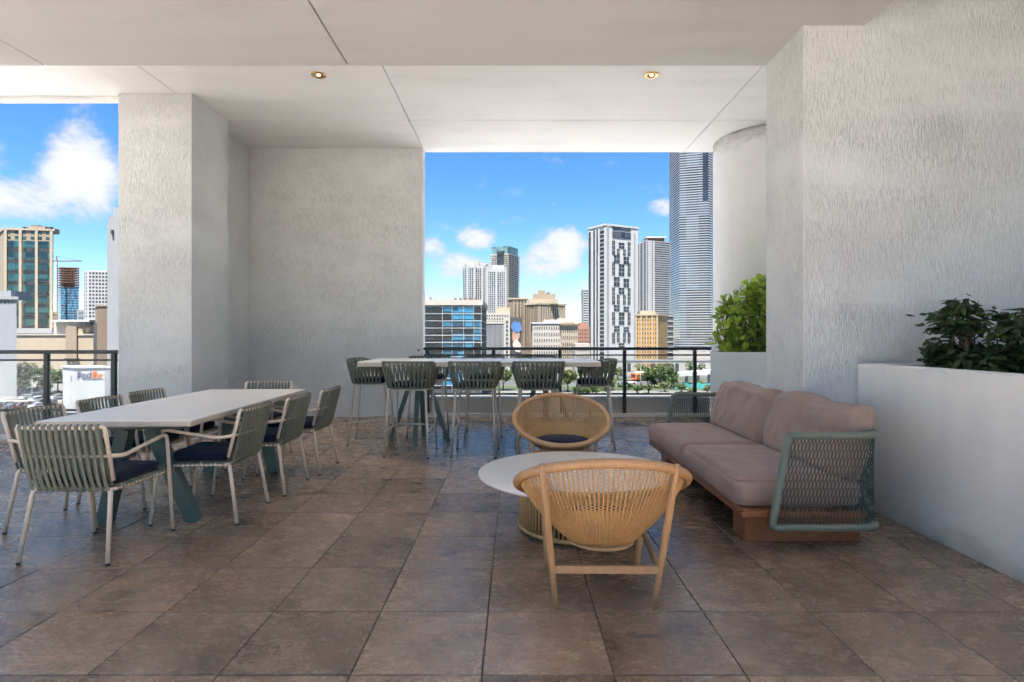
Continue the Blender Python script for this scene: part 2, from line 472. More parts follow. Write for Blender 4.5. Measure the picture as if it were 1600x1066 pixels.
def pillar(name, x0, x1, y0, y1, z0, z1, mat, label, cat, b=.005):
    o = MB().bbox(x0, x1, y0, y1, z0, z1, b).build(name, mat); return tag(o, label, cat)
pillar("concrete_pillar", -4.85, -3.95, 6.97, 7.85, -.01, ZF-.001, M["stucco"], "rough grey square pillar beside the dining table and left opening", "pillar")
backw = pillar("concrete_wall", -4.17, -1.445, 8.97, 9.195, -.01, ZF-.001, M["stucco"], "wide grey textured wall behind the bar table, left of the skyline opening", "wall")
o = MB().box(-4.85, -4.172, 7.853, 9.9, -.01, ZF-.002).build("return_wall", M["stucco"]); tag(o, "narrow pale wall strip in the recess between the square pillar and the wide wall", "wall")
o = MB().bbox(2.195, 4.75, 4.33, 4.972, -.01, 6.4, .005).build("concrete_pier", M["stucco"]); tag(o, "large rough concrete pier and wall behind the sofa and right planter", "wall")
o = MB().box(4.602, 4.8, -3.2, 4.328, -.01, 6.4).build("end_wall", M["stucco"]); tag(o, "rough concrete wall closing the right planter at its far side", "wall")
prof = [(.87, -.01), (.87, ZF-.06), (.87, ZF-.001)]
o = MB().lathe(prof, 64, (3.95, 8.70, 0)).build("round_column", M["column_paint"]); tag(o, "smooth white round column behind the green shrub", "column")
MB().tube([(-1.512, 8.968, 1.055), (-1.512, 8.945, 1.055)], .016, 10).build("wall_peg", M["rail_metal"], backw)

# planters
def planter(name, x0, x1, y0, y1, h, label, wall=.09):
    m = MB()
    r = empty(name, ((x0+x1)/2, (y0+y1)/2, 0))
    cx, cy = (x0+x1)/2, (y0+y1)/2
    def L(a,b,c,d,e,f,nm,mat,bv=.012): MB().bbox(a-cx,b-cx,c-cy,d-cy,e,f,bv).build(nm, mat, r)
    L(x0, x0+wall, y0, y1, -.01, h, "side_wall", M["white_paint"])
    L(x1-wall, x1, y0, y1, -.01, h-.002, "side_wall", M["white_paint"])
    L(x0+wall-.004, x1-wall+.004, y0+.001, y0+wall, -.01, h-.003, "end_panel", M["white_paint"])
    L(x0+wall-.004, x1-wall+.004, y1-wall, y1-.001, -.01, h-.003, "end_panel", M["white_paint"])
    L(x0+wall-.003, x1-wall+.003, y0+wall-.003, y1-wall+.003, -.01, h-.09, "soil", M["soil"])
    tag(r, label, "planter"); return r
planter("planter_box", 2.60, 4.598, -1.5, 4.326, 1.068, "long white planter wall along the right side behind the sofa")
pr = empty("planter_box", (3.1, 7.4, 0))
def pp(pts, z0, z1, nm, mat): MB().prism([(x-3.1, y-7.4) for x, y in pts], z0, z1, 'z').build(nm, mat, pr, fix=True)
pp([(2.395,6.95),(4.0,6.95),(4.0,7.04),(2.43,7.04)], -.01, 1.075, "front_wall", M["white_paint"])
pp([(2.430,7.042),(2.53,7.042),(2.755,7.72),(2.655,7.72)], -.01, 1.073, "side_wall", M["white_paint"])
pp([(2.658,7.722),(4.0,7.722),(4.0,7.82),(2.69,7.82)], -.01, 1.073, "back_wall", M["white_paint"])
pp([(2.528,7.041),(3.9,7.041),(3.9,7.721),(2.753,7.721)], -.01, .985, "soil", M["soil"])
tag(pr, "white planter box holding the bright green shrub beside the column", "planter")

# ------------------------------------------------------------------ kerbs and glass railings
def kerb(x0, x1, y, label):
    r = empty("kerb", ((x0+x1)/2, y, 0)); cx = (x0+x1)/2
    MB().bbox(x0-cx, x1-cx, .05, .24, -.01, .30, .012).build("kerb_wall", M["curb_paint"], r)
    MB().bbox(x0-cx+.004, x1-cx-.004, -.03, .049, -.01, .055, .008).build("ledge", M["ledge_paint"], r)
    tag(r, label, "kerb"); return r
kerb(-1.443, 3.12, 9.03, "low grey kerb with pale ledge under the railing behind the bar table")
kerb(-8.5, -4.852, 7.02, "low grey kerb with pale ledge under the railing at the left opening")
def railing(x0, x1, y, posts, label):
    r = empty("glass_railing", ((x0+x1)/2, y, 0)); cx = (x0+x1)/2
    def B(a,b,c,d,e,f,nm,bv=.004): MB().bbox(a-cx,b-cx,c,d,e,f,bv).build(nm, M["rail_metal"], r)
    B(x0, x1, -.032, .032, 1.055, 1.10, "top_rail", .008)
    B(x0, x1, -.012, .012, .965, .988, "middle_rail")
    B(x0, x1, -.012, .012, .345, .372, "bottom_rail")
    for i, p in enumerate(posts):
        B(p-.027, p+.027, -.0255, .0255, .055, 1.054, "post")
        if i:
            q = posts[i-1]
            MB().box(q+.034-cx, p-.034-cx, -.004, .004, .380, .958).build("glass_pane", M["rail_glass"], r)
    tag(r, label, "railing"); return r
railing(-1.443, 3.12, 9.045, [-1.38, -.33, .72, 1.745, 2.86], "dark metal and glass railing behind the bar table facing the skyline")
railing(-8.4, -4.852, 7.04, [-8.2, -7.4, -6.6, -5.78, -4.95], "dark metal and glass railing at the left opening beside the pillar")

# ------------------------------------------------------------------ recessed ceiling lamps
t = NT("lamp_glow"); t.set("Base Color", (1,.85,.6)); t.set("Emission Color", (1,.78,.45)); t.set("Emission Strength", 6.0); M["lamp_glow"] = t.m
def downlight(x, y, label):
    r = empty("ceiling_lamp", (x, y, ZF))
    MB().lathe([(.045,-.001),(.050,-.012),(.078,-.012),(.085,-.006),(.085,.002)], 28).build("trim_ring", M["brass"], r)
    rf_ = MB().lathe([(.05,-.004),(.036,.02),(.03,.034)], 24).build("reflector", M["brass"], r)
    MB().lathe([(.0,-.010),(.018,-.007),(.026,0.0),(.026,.01)], 16).build("bulb", M["lamp_glow"], rf_)
    ld = bpy.data.lights.new("lamp_light", 'SPOT'); ld.energy = 18; ld.spot_size = radians(80); ld.spot_blend = .8; ld.color = (1,.8,.55); ld.shadow_soft_size = .04
    lo = bpy.data.objects.new("lamp_light", ld); COL.objects.link(lo); lo.parent = r; lo.location = (0,0,-.03)
    tag(r, label, "lamp", "recessed ceiling lamps")
downlight(-2.226, 6.475, "small brass recessed ceiling lamp on the left, above the dining end")
downlight(1.557, 6.475, "small brass recessed ceiling lamp on the right, nearer the pier")

# ------------------------------------------------------------------ furniture materials
simple("cream_metal", (.76,.63,.50), .42, .0, var=.05, bump=.05)
simple("strap_sage", (.20,.205,.155), .75, var=.18, scale=30, bump=.35, bscale=400)
simple("strap_dark", (.15,.158,.12), .75, var=.2, scale=30, bump=.35, bscale=400)
simple("teal_metal", (.085,.13,.115), .45, .0, var=.10, bump=.05)
simple("champagne_metal", (.54,.48,.40), .38, .1, var=.08)
simple("table_white", (.84,.83,.80), .42, var=.03, scale=4, bump=.04, bscale=200)
simple("table_cream", (.80,.755,.68), .42, var=.03, scale=4, bump=.04, bscale=200)
simple("table_edge", (.52,.45,.37), .5, var=.06, scale=9)
simple("sofa_frame", (.15,.175,.135), .5, .0, var=.08, bump=.05)
simple("sofa_rope", (.055,.08,.062), .8, var=.15, scale=60)
simple("rubber", (.03,.028,.026), .8)
def mat_fabric(name, col, wscale=600, var=.12, sheen=.3):
    t = NT(name); v = t.coord("Object")
    f = t.noise(v, 7, 4, .6); w = t.noise(v, wscale, 2, .5)
    c = t.ramp(t.math('ADD', t.math('MULTIPLY', f, .6), t.math('MULTIPLY', w, .4)), [(.3, tuple(x*(1-var) for x in col)), (.7, tuple(x*(1+var) for x in col))])
    t.set("Base Color", c).set("Roughness", .9).set("Specular IOR Level", .2).set("Sheen Weight", sheen).set("Sheen Roughness", .5)
    h = t.math('ADD', t.math('MULTIPLY', w, .3), t.math('MULTIPLY', t.noise(t.coord("Object", (1, 1, 1)), 16, 4, .55, .8), 1.0))
    t.set("Normal", t.bump(h, .30, .008)); M[name] = t.m
mat_fabric("navy_fabric", (.010,.012,.038), sheen=.08); mat_fabric("taupe_fabric", (.335,.232,.188), sheen=.2)
def mat_wood(name, c0, c1, ax=(3, 3, 40), rough=.45):
    t = NT(name); f = t.noise(t.coord("Object", ax), 2.2, 5, .6, .8); g_ = t.noise(t.coord("Object", (90,90,90)), 1.0, 3)
    t.set("Base Color", t.ramp(t.math('ADD', t.math('MULTIPLY', f, .8), t.math('MULTIPLY', g_, .2)), [(.32, c0), (.68, c1)]))
    t.set("Roughness", t.math('ADD', t.math('MULTIPLY', f, .2), rough-.1)); t.set("Normal", t.bump(f, .12, .003)); M[name] = t.m
mat_wood("oak_frame", (.42,.225,.10), (.56,.33,.165), (40, 40, 4)); mat_wood("red_wood", (.20,.062,.022), (.38,.14,.055), (30, 3, 40), .4)
def mat_rattan():
    t = NT("rattan"); f = t.noise(t.coord("Object", (60,60,60)), 1, 4, .6); g_ = t.noise(t.coord("Object"), 5, 3)
    t.set("Base Color", t.ramp(t.math('ADD', t.math('MULTIPLY', f, .6), t.math('MULTIPLY', g_, .4)), [(.3, (.46,.250,.098)), (.7, (.66,.41,.175))]))
    t.set("Roughness", .48); M["rattan"] = t.m
mat_rattan()

# ------------------------------------------------------------------ dining chair (faces +Y, origin on the floor)
def make_dining_chair():
    r = empty("dining_chair")
    for s in (-1, 1):
        bl_ = MB().tube(round_path([(s*.17,-.205,.402),(s*.222,-.222,.402),(s*.252,-.285,0.012)], .035, 6), .0125, 10).build("back_leg", M["cream_metal"], r)
        # armrest runs into the front leg as one bent tube
        ar_ = MB().tube(round_path([(s*.247,-.262,.60),(s*.258,-.17,.585),(s*.262,.212,.645),(s*.256,.285,0.012)], .045, 7), .0115, 10).build("armrest", M["cream_metal"], r)
        MB().tube([(s*.252,-.2851,.012),(s*.2521,-.2853,0)], .0132, 8).build("foot_cap", M["rubber"], bl_)
        MB().tube([(s*.256,.2851,.012),(s*.256,.2852,0)], .0122, 8).build("foot_cap", M["rubber"], ar_)
    bow = lambda x: -.022*(1-(x/.245)**2)
    top = [(x, -.305+bow(x), .762) for x in [(-.20+.4*i/8) for i in range(9)]]
    MB().tube(round_path([(-.238,-.222,.455),(-.247,-.300,.757)], .02) + [( -.238,-.3045,.768)] + top + [(.238,-.3045,.768)] + round_path([(.247,-.300,.757),(.238,-.222,.455)], .02), .0115, 10).build("back_frame", M["cream_metal"], r)
    MB().tube([(x, -.266+bow(x), .600) for x in [(-.243+.486*i/8) for i in range(9)]], .0085, 8).build("back_rail", M["cream_metal"], r)
    MB().tube(round_path([(-.235,-.212,.402),(.235,-.212,.402),(.248,.225,.402),(-.248,.225,.402),(-.236,-.208,.402)], .03), .011, 8).build("seat_frame", M["cream_metal"], r)
    n = 13
    for i in range(n):
        x = -.216 + .432*i/(n-1); xb = x*1.0; b = bow(x)
        lean = .005
        m = MB()
        out = catmull([(x+lean,-.317+b,.758),(x+lean*.6,-.305+b,.69),(x+lean*.2,-.281+b,.60),(x-lean*.3,-.262+b*.8,.51),(xb-lean*.6,-.238+b*.4,.42),(xb-lean*.6,-.222,.390)], 4)
        inn = catmull([(x-lean,-.296+b,.768),(x-lean*.6,-.279+b,.69),(x-lean*.2,-.252+b,.60),(x+lean*.2,-.232+b*.8,.51),(xb+lean*.3,-.205+b*.4,.42)], 4)
        m.tube(out, 0, 8, flat=(.0185,.0075), up=(0,-1,.25)); m.tube(inn, 0, 8, flat=(.0185,.0075), up=(0,-1,.25))
        m.tube([(x+lean,-.317+b,.757),(x+lean*.5,-.316+b,.774),(x-lean*.5,-.302+b,.780),(x-lean,-.295+b,.767)], 0, 8, flat=(.0185,.006), up=(0,-.5,1))
        m.build("strap", M["strap_sage"], r)
    w = MB()
    for i in range(14):
        y = -.185 + .395*i/13; xw = .238 + .011*(y+.2)/.42 + .004
        w.tube(round_path([(-xw,y,.395),(-xw-.004,y,.408),(-xw+.012,y,.4175),(xw-.012,y,.4175),(xw+.004,y,.408),(xw,y,.395),(xw-.015,y,.388),(-xw+.015,y,.388),(-xw,y,.394)], .008, 3), 0, 6, flat=(.025,.006), up=(0,0,1))
    stuff(w.build("seat_webbing", M["strap_sage"], r))
    cush = soft_box(-.222,.222,-.20,.215,.421,.475, .03, 14, 14, 4, .006)
    cush.build("cushion", M["navy_fabric"], r)
    return r
def soft_box(x0,x1,y0,y1,z0,z1,rad,nx,ny,nz,puff=0.0,fold=0.0,seed=0.0,foldscale=6.0):
    """upholstered block: rounded edges, crowned faces, optional folds"""
    bm = bmesh.new(); bmesh.ops.create_cube(bm, size=2.0)
    bmesh.ops.delete(bm, geom=bm.faces[:], context='FACES')
    bm.free()
    vs = {}; V = []; F = []
    def key(i,j,k): return (i,j,k)
    def vid(i,j,k):
        kk = (i,j,k)
        if kk in vs: return vs[kk]
        u, v, w = 2*i/nx-1, 2*j/ny-1, 2*k/nz-1
        hx, hy, hz = (x1-x0)/2, (y1-y0)/2, (z1-z0)/2
        # denser rows near the edges
        sm = lambda t: math.copysign(abs(t)**.75, t)
        px, py, pz = sm(u)*hx, sm(v)*hy, sm(w)*hz
        rr = min(rad, hx*.98, hy*.98, hz*.98)
        q = Vector((max(-hx+rr, min(hx-rr, px)), max(-hy+rr, min(hy-rr, py)), max(-hz+rr, min(hz-rr, pz))))
        d = Vector((px,py,pz)) - q
        if d.length > 1e-6: p = q + d.normalized()*rr
        else: p = Vector((px,py,pz))
        n_ = d.normalized() if d.length > 1e-6 else Vector((0,0,0))
        cx_, cy_, cz_ = (1-u*u), (1-v*v), (1-w*w)
        if k in (0, nz): p.z += math.copysign(puff*(cx_*cy_)**.5, w)
        if i in (0, nx): p.x += math.copysign(puff*.8*(cy_*cz_)**.5, u)
        if j in (0, ny): p.y += math.copysign(puff*.8*(cx_*cz_)**.5, v)
        if fold:
            nn = Vector((u if i in (0,nx) else 0, v if j in (0,ny) else 0, w if k in (0,nz) else 0))
            if nn.length: nn.normalize()
            a = noise.noise(Vector((p.x*foldscale+seed, p.y*foldscale*.5, p.z*foldscale+seed)))
            b_ = 1-abs(noise.noise(Vector((p.x*foldscale*.9+p.y*3+seed*2, p.y*foldscale*.8, p.z*foldscale*1.2))))*2.2
            p += nn*(fold*(a*.7 + max(0,b_)*.5))
        vs[kk] = len(V); V.append((p.x+(x0+x1)/2, p.y+(y0+y1)/2, p.z+(z0+z1)/2)); return vs[kk]
    for i in range(nx):
        for j in range(ny):
            F.append((vid(i,j,0),vid(i,j+1,0),vid(i+1,j+1,0),vid(i+1,j,0))); F.append((vid(i,j,nz),vid(i+1,j,nz),vid(i+1,j+1,nz),vid(i,j+1,nz)))
    for i in range(nx):
        for k in range(nz):
            F.append((vid(i,0,k),vid(i+1,0,k),vid(i+1,0,k+1),vid(i,0,k+1))); F.append((vid(i,ny,k),vid(i,ny,k+1),vid(i+1,ny,k+1),vid(i+1,ny,k)))
    for j in range(ny):
        for k in range(nz):
            F.append((vid(0,j,k),vid(0,j,k+1),vid(0,j+1,k+1),vid(0,j+1,k))); F.append((vid(nx,j,k),vid(nx,j+1,k),vid(nx,j+1,k+1),vid(nx,j,k+1)))
    m = MB(); m.add(V, F, True); return m

def place(proto, spots, group, cat):
    """spots: (x, y, facing angle, label)"""
    bpy.context.view_layer.update()
    for i, (x, y, a, label) in enumerate(spots):
        if i == 0: o = proto
        else: o = copy_tree(proto)
        o.location = (x, y, 0); o.rotation_euler = (0, 0, a)
        tag(o, label, cat, group)
dch = make_dining_chair()
place(dch, [
    (-2.490, 3.435, radians(-1.5), "armchair with its back to the viewer at the near end of the dining table"),
    (-2.150, 4.065, radians(91), "armchair on the right side of the dining table, nearest the viewer"),
    (-2.105, 4.765, radians(90), "middle armchair of the three on the right side of the dining table"),
    (-2.060, 5.450, radians(89), "armchair on the right side of the dining table, farthest from the viewer"),
    (-2.985, 3.905, radians(-89), "armchair on the far left side of the dining table, nearest the viewer"),
    (-3.005, 4.545, radians(-90), "middle armchair of the three on the left side of the dining table"),
    (-3.030, 5.150, radians(-91), "armchair on the left side of the dining table, nearest the grey pillar"),
    (-2.690, 5.935, radians(180), "armchair at the far end of the dining table, facing the viewer"),
], "woven strap armchairs around the dining table", "chair")

# ------------------------------------------------------------------ dining table
def slab_top(parent, pts, z0, z1, name="tabletop"):
    m = MB(); b = .004
    n = len(pts)
    c = Vector((sum(p[0] for p in pts)/n, sum(p[1] for p in pts)/n))
    ins = lambda p: (p[0]+(c.x-p[0])*b/abs(c.x-p[0]+1e-9)*1 if abs(c.x-p[0])>1e-6 else p[0], p[1]+math.copysign(b, c.y-p[1]))
    rings = [([ins(p) for p in pts], z0), (pts, z0+b), (pts, z1-b), ([ins(p) for p in pts], z1)]
    vs = [(x,y,z) for ring, z in rings for x, y in ring]
    fs = [tuple(range(n-1,-1,-1)), tuple(3*n+i for i in range(n))]
    for k in range(3):
        for i in range(n): j=(i+1)%n; fs.append((k*n+i,k*n+j,(k+1)*n+j,(k+1)*n+i))
    m.add(vs, fs); return m.build(name, M["table_white"], parent)
dt = empty("dining_table", (-2.52, 4.60, 0), radians(2.0))
slab_top(dt, [(-.468,-1.075),(.468,-1.075),(.468,1.075),(-.468,1.075)], .706, .742)
MB().bbox(-.474,.474,-1.081,1.081,.704,.7385,.004).build("edge_band", M["table_edge"], dt)
for e in (-1, 1):
    y = e*.70
    for s in (-1, 1):
        MB().beam((s*.085,y+e*.12,.66), (s*.30,y+e*.0,0.0), .085, .075, up=(0,1,0)).build("leg", M["teal_metal"], dt)
    MB().bbox(-.30,.30,y+e*.12-.05,y+e*.12+.05,.655,.703,.004).build("cross_beam", M["teal_metal"], dt)
MB().bbox(-.05,.05,-.768,.768,.640,.690,.004).build("long_beam", M["teal_metal"], dt)
tag(dt, "long white dining table with splayed teal legs, ringed by armchairs", "table")

# ------------------------------------------------------------------ bar table
bt = empty("bar_table", (-.38, 6.575, 0))
slab_top(bt, [(-1.30,-.475),(1.30,-.475),(1.30,.475),(-1.30,.475)], .945, .998)
MB().bbox(-1.303,1.303,-.478,.478,.943,.990,.004).build("edge_band", M["table_edge"], bt)
for e in (-1, 1):
    cx = e*.75; cy = .2
    for dx_, dy_, lbl in ((-.33,0,0),(.33,0,0),(0,-.30,0),(0,.33,0)):
        lg_ = MB().beam((cx+dx_*.12,cy+dy_*.12,.93), (cx+dx_*1.05,cy+dy_*1.05,0.012), .05, .045, up=(0,1,0)).build("leg", M["teal_metal"], bt)
        MB().bbox(cx+dx_*1.05-.028,cx+dx_*1.05+.028,cy+dy_*1.05-.026,cy+dy_*1.05+.026,0,.011,.002).build("foot_pad", M["table_edge"], lg_)
    MB().bbox(cx-.16,cx+.16,cy-.16,cy+.16,.905,.942,.004).build("mount_plate", M["teal_metal"], bt)
tag(bt, "high white bar table with splayed teal legs in front of the railing", "table")

# ------------------------------------------------------------------ bar stool (faces +Y)
def make_stool():
    r = empty("bar_stool"); fm = M["champagne_metal"]
    for sx in (-1,1):
        for y0, y1 in ((-.18,-.245),(.17,.235)):
            lg_ = MB().tube([(sx*.195,y0,.705),(sx*.232,y1,.012)], .0125, 8).build("leg", fm, r)
            MB().tube([(sx*.232,y1,.012),(sx*.2324,y1,0)], .0135, 8).build("foot_cap", M["rubber"], lg_)
        MB().tube([(sx*.2175,-.219,.275),(sx*.2175,.209,.285)], .0085, 8).build("foot_rail", fm, r)
    MB().tube([(-.2175,.209,.285),(.2175,.209,.285)], .0095, 8).build("foot_rail", fm, r)
    MB().tube(round_path([(-.2,-.185,.71),(.2,-.185,.71),(.2,.175,.71),(-.2,.175,.71),(-.2,-.182,.71)], .04), .0125, 8).build("seat_frame", fm, r)
    # shell: U in plan
    def U(t, wx, yb, yf, rad):
        """t 0..1 round the U from the right arm to the left one"""
        pts = round_path([(wx,yf,0),(wx,yb,0),(-wx,yb,0),(-wx,yf,0)], rad, 10)
        L = [0]
        for i in range(1, len(pts)): L.append(L[-1]+(pts[i]-pts[i-1]).length)
        d = t*L[-1]
        for i in range(1, len(pts)):
            if d <= L[i]+1e-9:
                k = (d-L[i-1])/max(1e-9, L[i]-L[i-1]); return pts[i-1].lerp(pts[i], k)
        return pts[-1]
    def pt(t, h):
        lo = U(t, .212, -.20, .13, .09); hi = U(t, .272, -.272, .165, .15)
        e = abs(2*t-1)
        ztop = 1.0 - .105*max(0,(e-.45)/.55)**1.3
        z = .722 + (ztop-.722)*h
        k = h**.8
        p = lo.lerp(hi, k); return Vector((p.x, p.y, z))
    MB().tube([pt(i/40, 1.0) for i in range(41)], .0105, 8).build("top_rim", M["strap_dark"], r)
    MB().tube([pt(i/40, 0.0) for i in range(41)], .0105, 8).build("lower_rim", M["strap_dark"], r)
    n = 27
    for i in range(n):
        t_ = (i+.5)/n; m = MB()
        for dlt, off in ((.42/n, .006), (-.42/n, -.004)):
            path = []
            for k in range(8):
                h = k/7*1.0
                tt = min(1, max(0, t_ + dlt*max(0, (h-.32)/.68)))
                p = pt(tt, h*.985+.005); c = Vector((0, min(p.y, 0)*.3, p.z)); nrm = (p-c); nrm.z = 0; nrm.normalize()
                path.append(p + nrm*(off + .004))
            mid = pt(t_, .5); nr = Vector((mid.x, mid.y if mid.y < 0 else mid.y*.2, .0)).normalized()
            m.tube(path, 0, 6, flat=(.0195,.006), up=nr)
        m.build("strap", M["strap_dark"], r)
    soft_box(-.19,.19,-.175,.17,.722,.775,.03,12,12,4,.008).build("cushion", M["navy_fabric"], r)
    return r
st = make_stool()
place(st, [
    (-1.120, 6.180, radians(-3), "bar stool on the near side of the bar table, left of the three in front"),
    (-.420, 6.180, radians(-2), "bar stool on the near side of the bar table, middle of the three in front"),
    (.255, 6.180, radians(1), "bar stool on the near side of the bar table behind the far basket chair"),
    (-1.700, 6.830, radians(-86), "bar stool at the left end of the bar table against the grey wall"),
    (.900, 6.610, radians(84), "bar stool at the right end of the bar table, turned towards it"),
    (-1.120, 7.40, radians(180), "bar stool on the railing side of the bar table, leftmost of that row"),
    (-.400, 7.40, radians(181), "bar stool on the railing side of the bar table, middle of that row"),
    (.290, 7.40, radians(179), "bar stool on the railing side of the bar table, rightmost of that row"),
], "dark green strap bar stools around the bar table", "stool")

# ------------------------------------------------------------------ basket chair (faces +Y)
def make_basket():
    r = empty("basket_chair"); R, tl, zc = .395, radians(25.5), .555
    e2 = Vector((0, cos(tl), -sin(tl))); nn = Vector((0, sin(tl), cos(tl))); c0 = Vector((0, 0, zc))
    rim = lambda a, rr=R: c0 + Vector((1,0,0))*(rr*1.03*cos(a)) + e2*(rr*sin(a))
    ring = [rim(2*pi*i/72) for i in range(72)]
    MB().tube(ring, .0225, 12, closed=True).build("rim", M["oak_frame"], r)
    bot = Vector((0, .005, .285))
    def sh(a, s):
        """s 0 at the rim .. 1 at the bottom"""
        p = rim(a, R*.965); b = bot + Vector((.155*cos(a), .135*sin(a), 0))
        k = s
        h = min(1.0, k + .10*sin(pi*k)); w = k**1.08
        q = Vector((p.x*(1-w)+b.x*w, p.y*(1-w)+b.y*w, 0))
        q.z = p.z + (b.z-p.z)*h
        return q
    n = 104; m = MB()
    for i in range(n):
        a = 2*pi*(i+.5)/n
        m.tube([sh(a, k/11) for k in range(12)], .0047, 5)
    stuff(m.build("stake", M["rattan"], r))
    m = MB()
    for j in range(1, 62):
        s = .02 + .98*(j/61)**.95
        m.tube([sh(2*pi*i/n, s) + (sh(2*pi*i/n, s)-Vector((0,0,.9))).normalized()*(-.0015 if (i+j) % 2 else -.0060) for i in range(n)], .0026 if j > 20 else .0015, 4, closed=True)
    stuff(m.build("weave", M["rattan"], r))
    m = MB(); vs = []; fs = []; ns = 10
    for j in range(ns+1):
        for i in range(n):
            q = sh(2*pi*i/n, .43+.57*j/ns); vs.append(q + (Vector((0,0,.75))-q).normalized()*.0035)
    for j in range(ns):
        for i in range(n): fs.append((j*n+i, j*n+(i+1)%n, (j+1)*n+(i+1)%n, (j+1)*n+i))
    m.add(vs, fs, True); m.build("seat_lining", M["rattan"], r)
    MB().lathe([(0,-.012),(.16,-.010),(.165,0),(0,.004)], 32, (bot.x, bot.y, bot.z)).build("basket_floor", M["rattan"], r)
    cu = MB().lathe([(0,.0),(.195,.002),(.222,.016),(.222,.030),(.18,.044),(0,.050)], 40)
    cu.v = [(x*1.04, y*.86+.015, z+.352) for x, y, z in cu.v]; cu.build("cushion", M["navy_fabric"], r)
    for s in (-1,1):
        f0, f1 = Vector((s*.226,-.125,0)), Vector((s*.297,-.268,.700))
        MB().tube([f0.lerp(f1, k/8) for k in range(9)], [.0105,.013,.0155,.0168,.0172,.0168,.016,.015,.014], 10).build("back_leg", M["oak_frame"], r)
        g0, g1 = Vector((s*.245,.335,0)), Vector((s*.262,.262,.400))
        MB().tube([g0.lerp(g1, k/6) for k in range(7)], [.0115,.0145,.0165,.0175,.017,.016,.014], 10).build("front_leg", M["oak_frame"], r)
        a, b = f0.lerp(f1, .27), g0.lerp(g1, .60)
        MB().tube([a.lerp(b, k/4) for k in range(5)], [.011,.014,.015,.014,.011], 8).build("side_stretcher", M["oak_frame"], r)
    a, b = Vector((-.226,-.125,0)).lerp(Vector((-.297,-.268,.70)), .285), Vector((.226,-.125,0)).lerp(Vector((.297,-.268,.70)), .285)
    MB().beam(a, b, .020, .034).build("back_stretcher", M["oak_frame"], r)
    a, b = Vector((-.245,.335,0)).lerp(Vector((-.262,.262,.40)), .8), Vector((.245,.335,0)).lerp(Vector((.262,.262,.40)), .8)
    MB().beam(a, b, .020, .034).build("front_stretcher", M["oak_frame"], r)
    return r
bc = make_basket()
place(bc, [
    (.420, 2.770, radians(-.5), "round rattan basket chair with its back to the viewer, in the foreground"),
    (.405, 4.93, radians(180), "round rattan basket chair behind the coffee table, facing the viewer, navy cushion showing"),
], "rattan basket chairs at the coffee table", "chair")

# ------------------------------------------------------------------ coffee table
ct = empty("coffee_table", (.43, 3.80, 0))
MB().lathe([(0,.335),(.60,.335),(.66,.347),(.672,.356),(.672,.361),(.668,.365),(0,.365)], 96).build("tabletop", M["table_cream"], ct)
m = MB()
for i in range(88):
    a = 2*pi*i/88; rr = .395
    m.tube([(rr*cos(a), rr*sin(a), .035), (rr*.99*cos(a), rr*.99*sin(a), .18), (rr*.985*cos(a), rr*.985*sin(a), .333)], .0085, 6)
stuff(m.build("rattan_cane", M["rattan"], ct))
MB().lathe([(.36,.03),(.36,.33)], 48).build("drum_core", M["rubber"], ct)
MB().tube([(.40*cos(2*pi*i/64), .40*sin(2*pi*i/64), .028) for i in range(64)], .014, 8, closed=True).build("base_ring", M["rattan"], ct)
for i in range(5):
    a = 2*pi*i/5 - .9
    MB().lathe([(.018,0),(.02,.004),(.02,.016)], 12, (.36*cos(a), .36*sin(a), 0)).build("foot", M["oak_frame"], ct)
tag(ct, "round white coffee table on a rattan drum between the basket chairs", "table")

# ------------------------------------------------------------------ sofa (front towards -X)
sx0, sx1, sy0, sy1 = 1.335, 2.26, 3.34, 5.66
sf = empty("sofa", (1.80, 4.50, 0))
def SB(a,b,c,d,e,f,nm,mat,bv=.006): return MB().bbox(a-1.80,b-1.80,c-4.50,d-4.50,e,f,bv).build(nm, mat, sf)
SB(1.335, 2.08, 3.345, 5.66, .198, .236, "platform", M["red_wood"])
SB(1.335, 1.375, 3.347, 5.658, .237, .250, "front_lip", M["red_wood"], .003)
for y in (3.50, 5.30): SB(1.415, 2.13, y, y+.20, 0.0, .197, "plinth", M["red_wood"])
# arm and back frame, one wrapped tube loop at the top and one at the bottom
def wrap(x_front, inset, z, yn=3.295, yf=5.685, xb=2.145, rad=.16):
    pts = round_path([(x_front,yn+inset,z),(xb-inset,yn+inset,z),(xb-inset,yf-inset,z),(x_front,yf-inset,z)], rad, 10)
    return [p - Vector((1.80,4.50,0)) for p in pts]
topp = wrap(1.585, 0, .690); botp = wrap(1.490, .0, .158)
def arclen(P):
    L=[0]
    for i in range(1,len(P)): L.append(L[-1]+(P[i]-P[i-1]).length)
    return L
LT, LB = arclen(topp), arclen(botp)
def along(P, L, t):
    d=t*L[-1]
    for i in range(1,len(P)):
        if d<=L[i]+1e-9: return P[i-1].lerp(P[i], (d-L[i-1])/max(1e-9,L[i]-L[i-1]))
    return P[-1]
loop = topp + list(reversed(botp))
m = MB().tube(round_path(loop + [loop[0]], .035, 5), .0225, 10)
m.build("arm_frame", M["sofa_frame"], sf)
m = MB(); nr = int(LT[-1]/.0105); nz = 12
for i in range(1, nr):
    path = []
    for k in range(nz):
        w = .40 if (i+k) % 2 == 0 else -.40
        tt = min(1, max(0, (i+w)/nr))
        for h in ((k+.22)/nz, (k+.78)/nz): path.append(along(botp, LB, tt).lerp(along(topp, LT, tt), h))
    m.tube([along(botp, LB, i/nr)] + path + [along(topp, LT, i/nr)], .0024, 4, smooth=False)
stuff(m.build("rope_mesh", M["sofa_rope"], sf))
ys = [3.395, 4.500, 5.62]
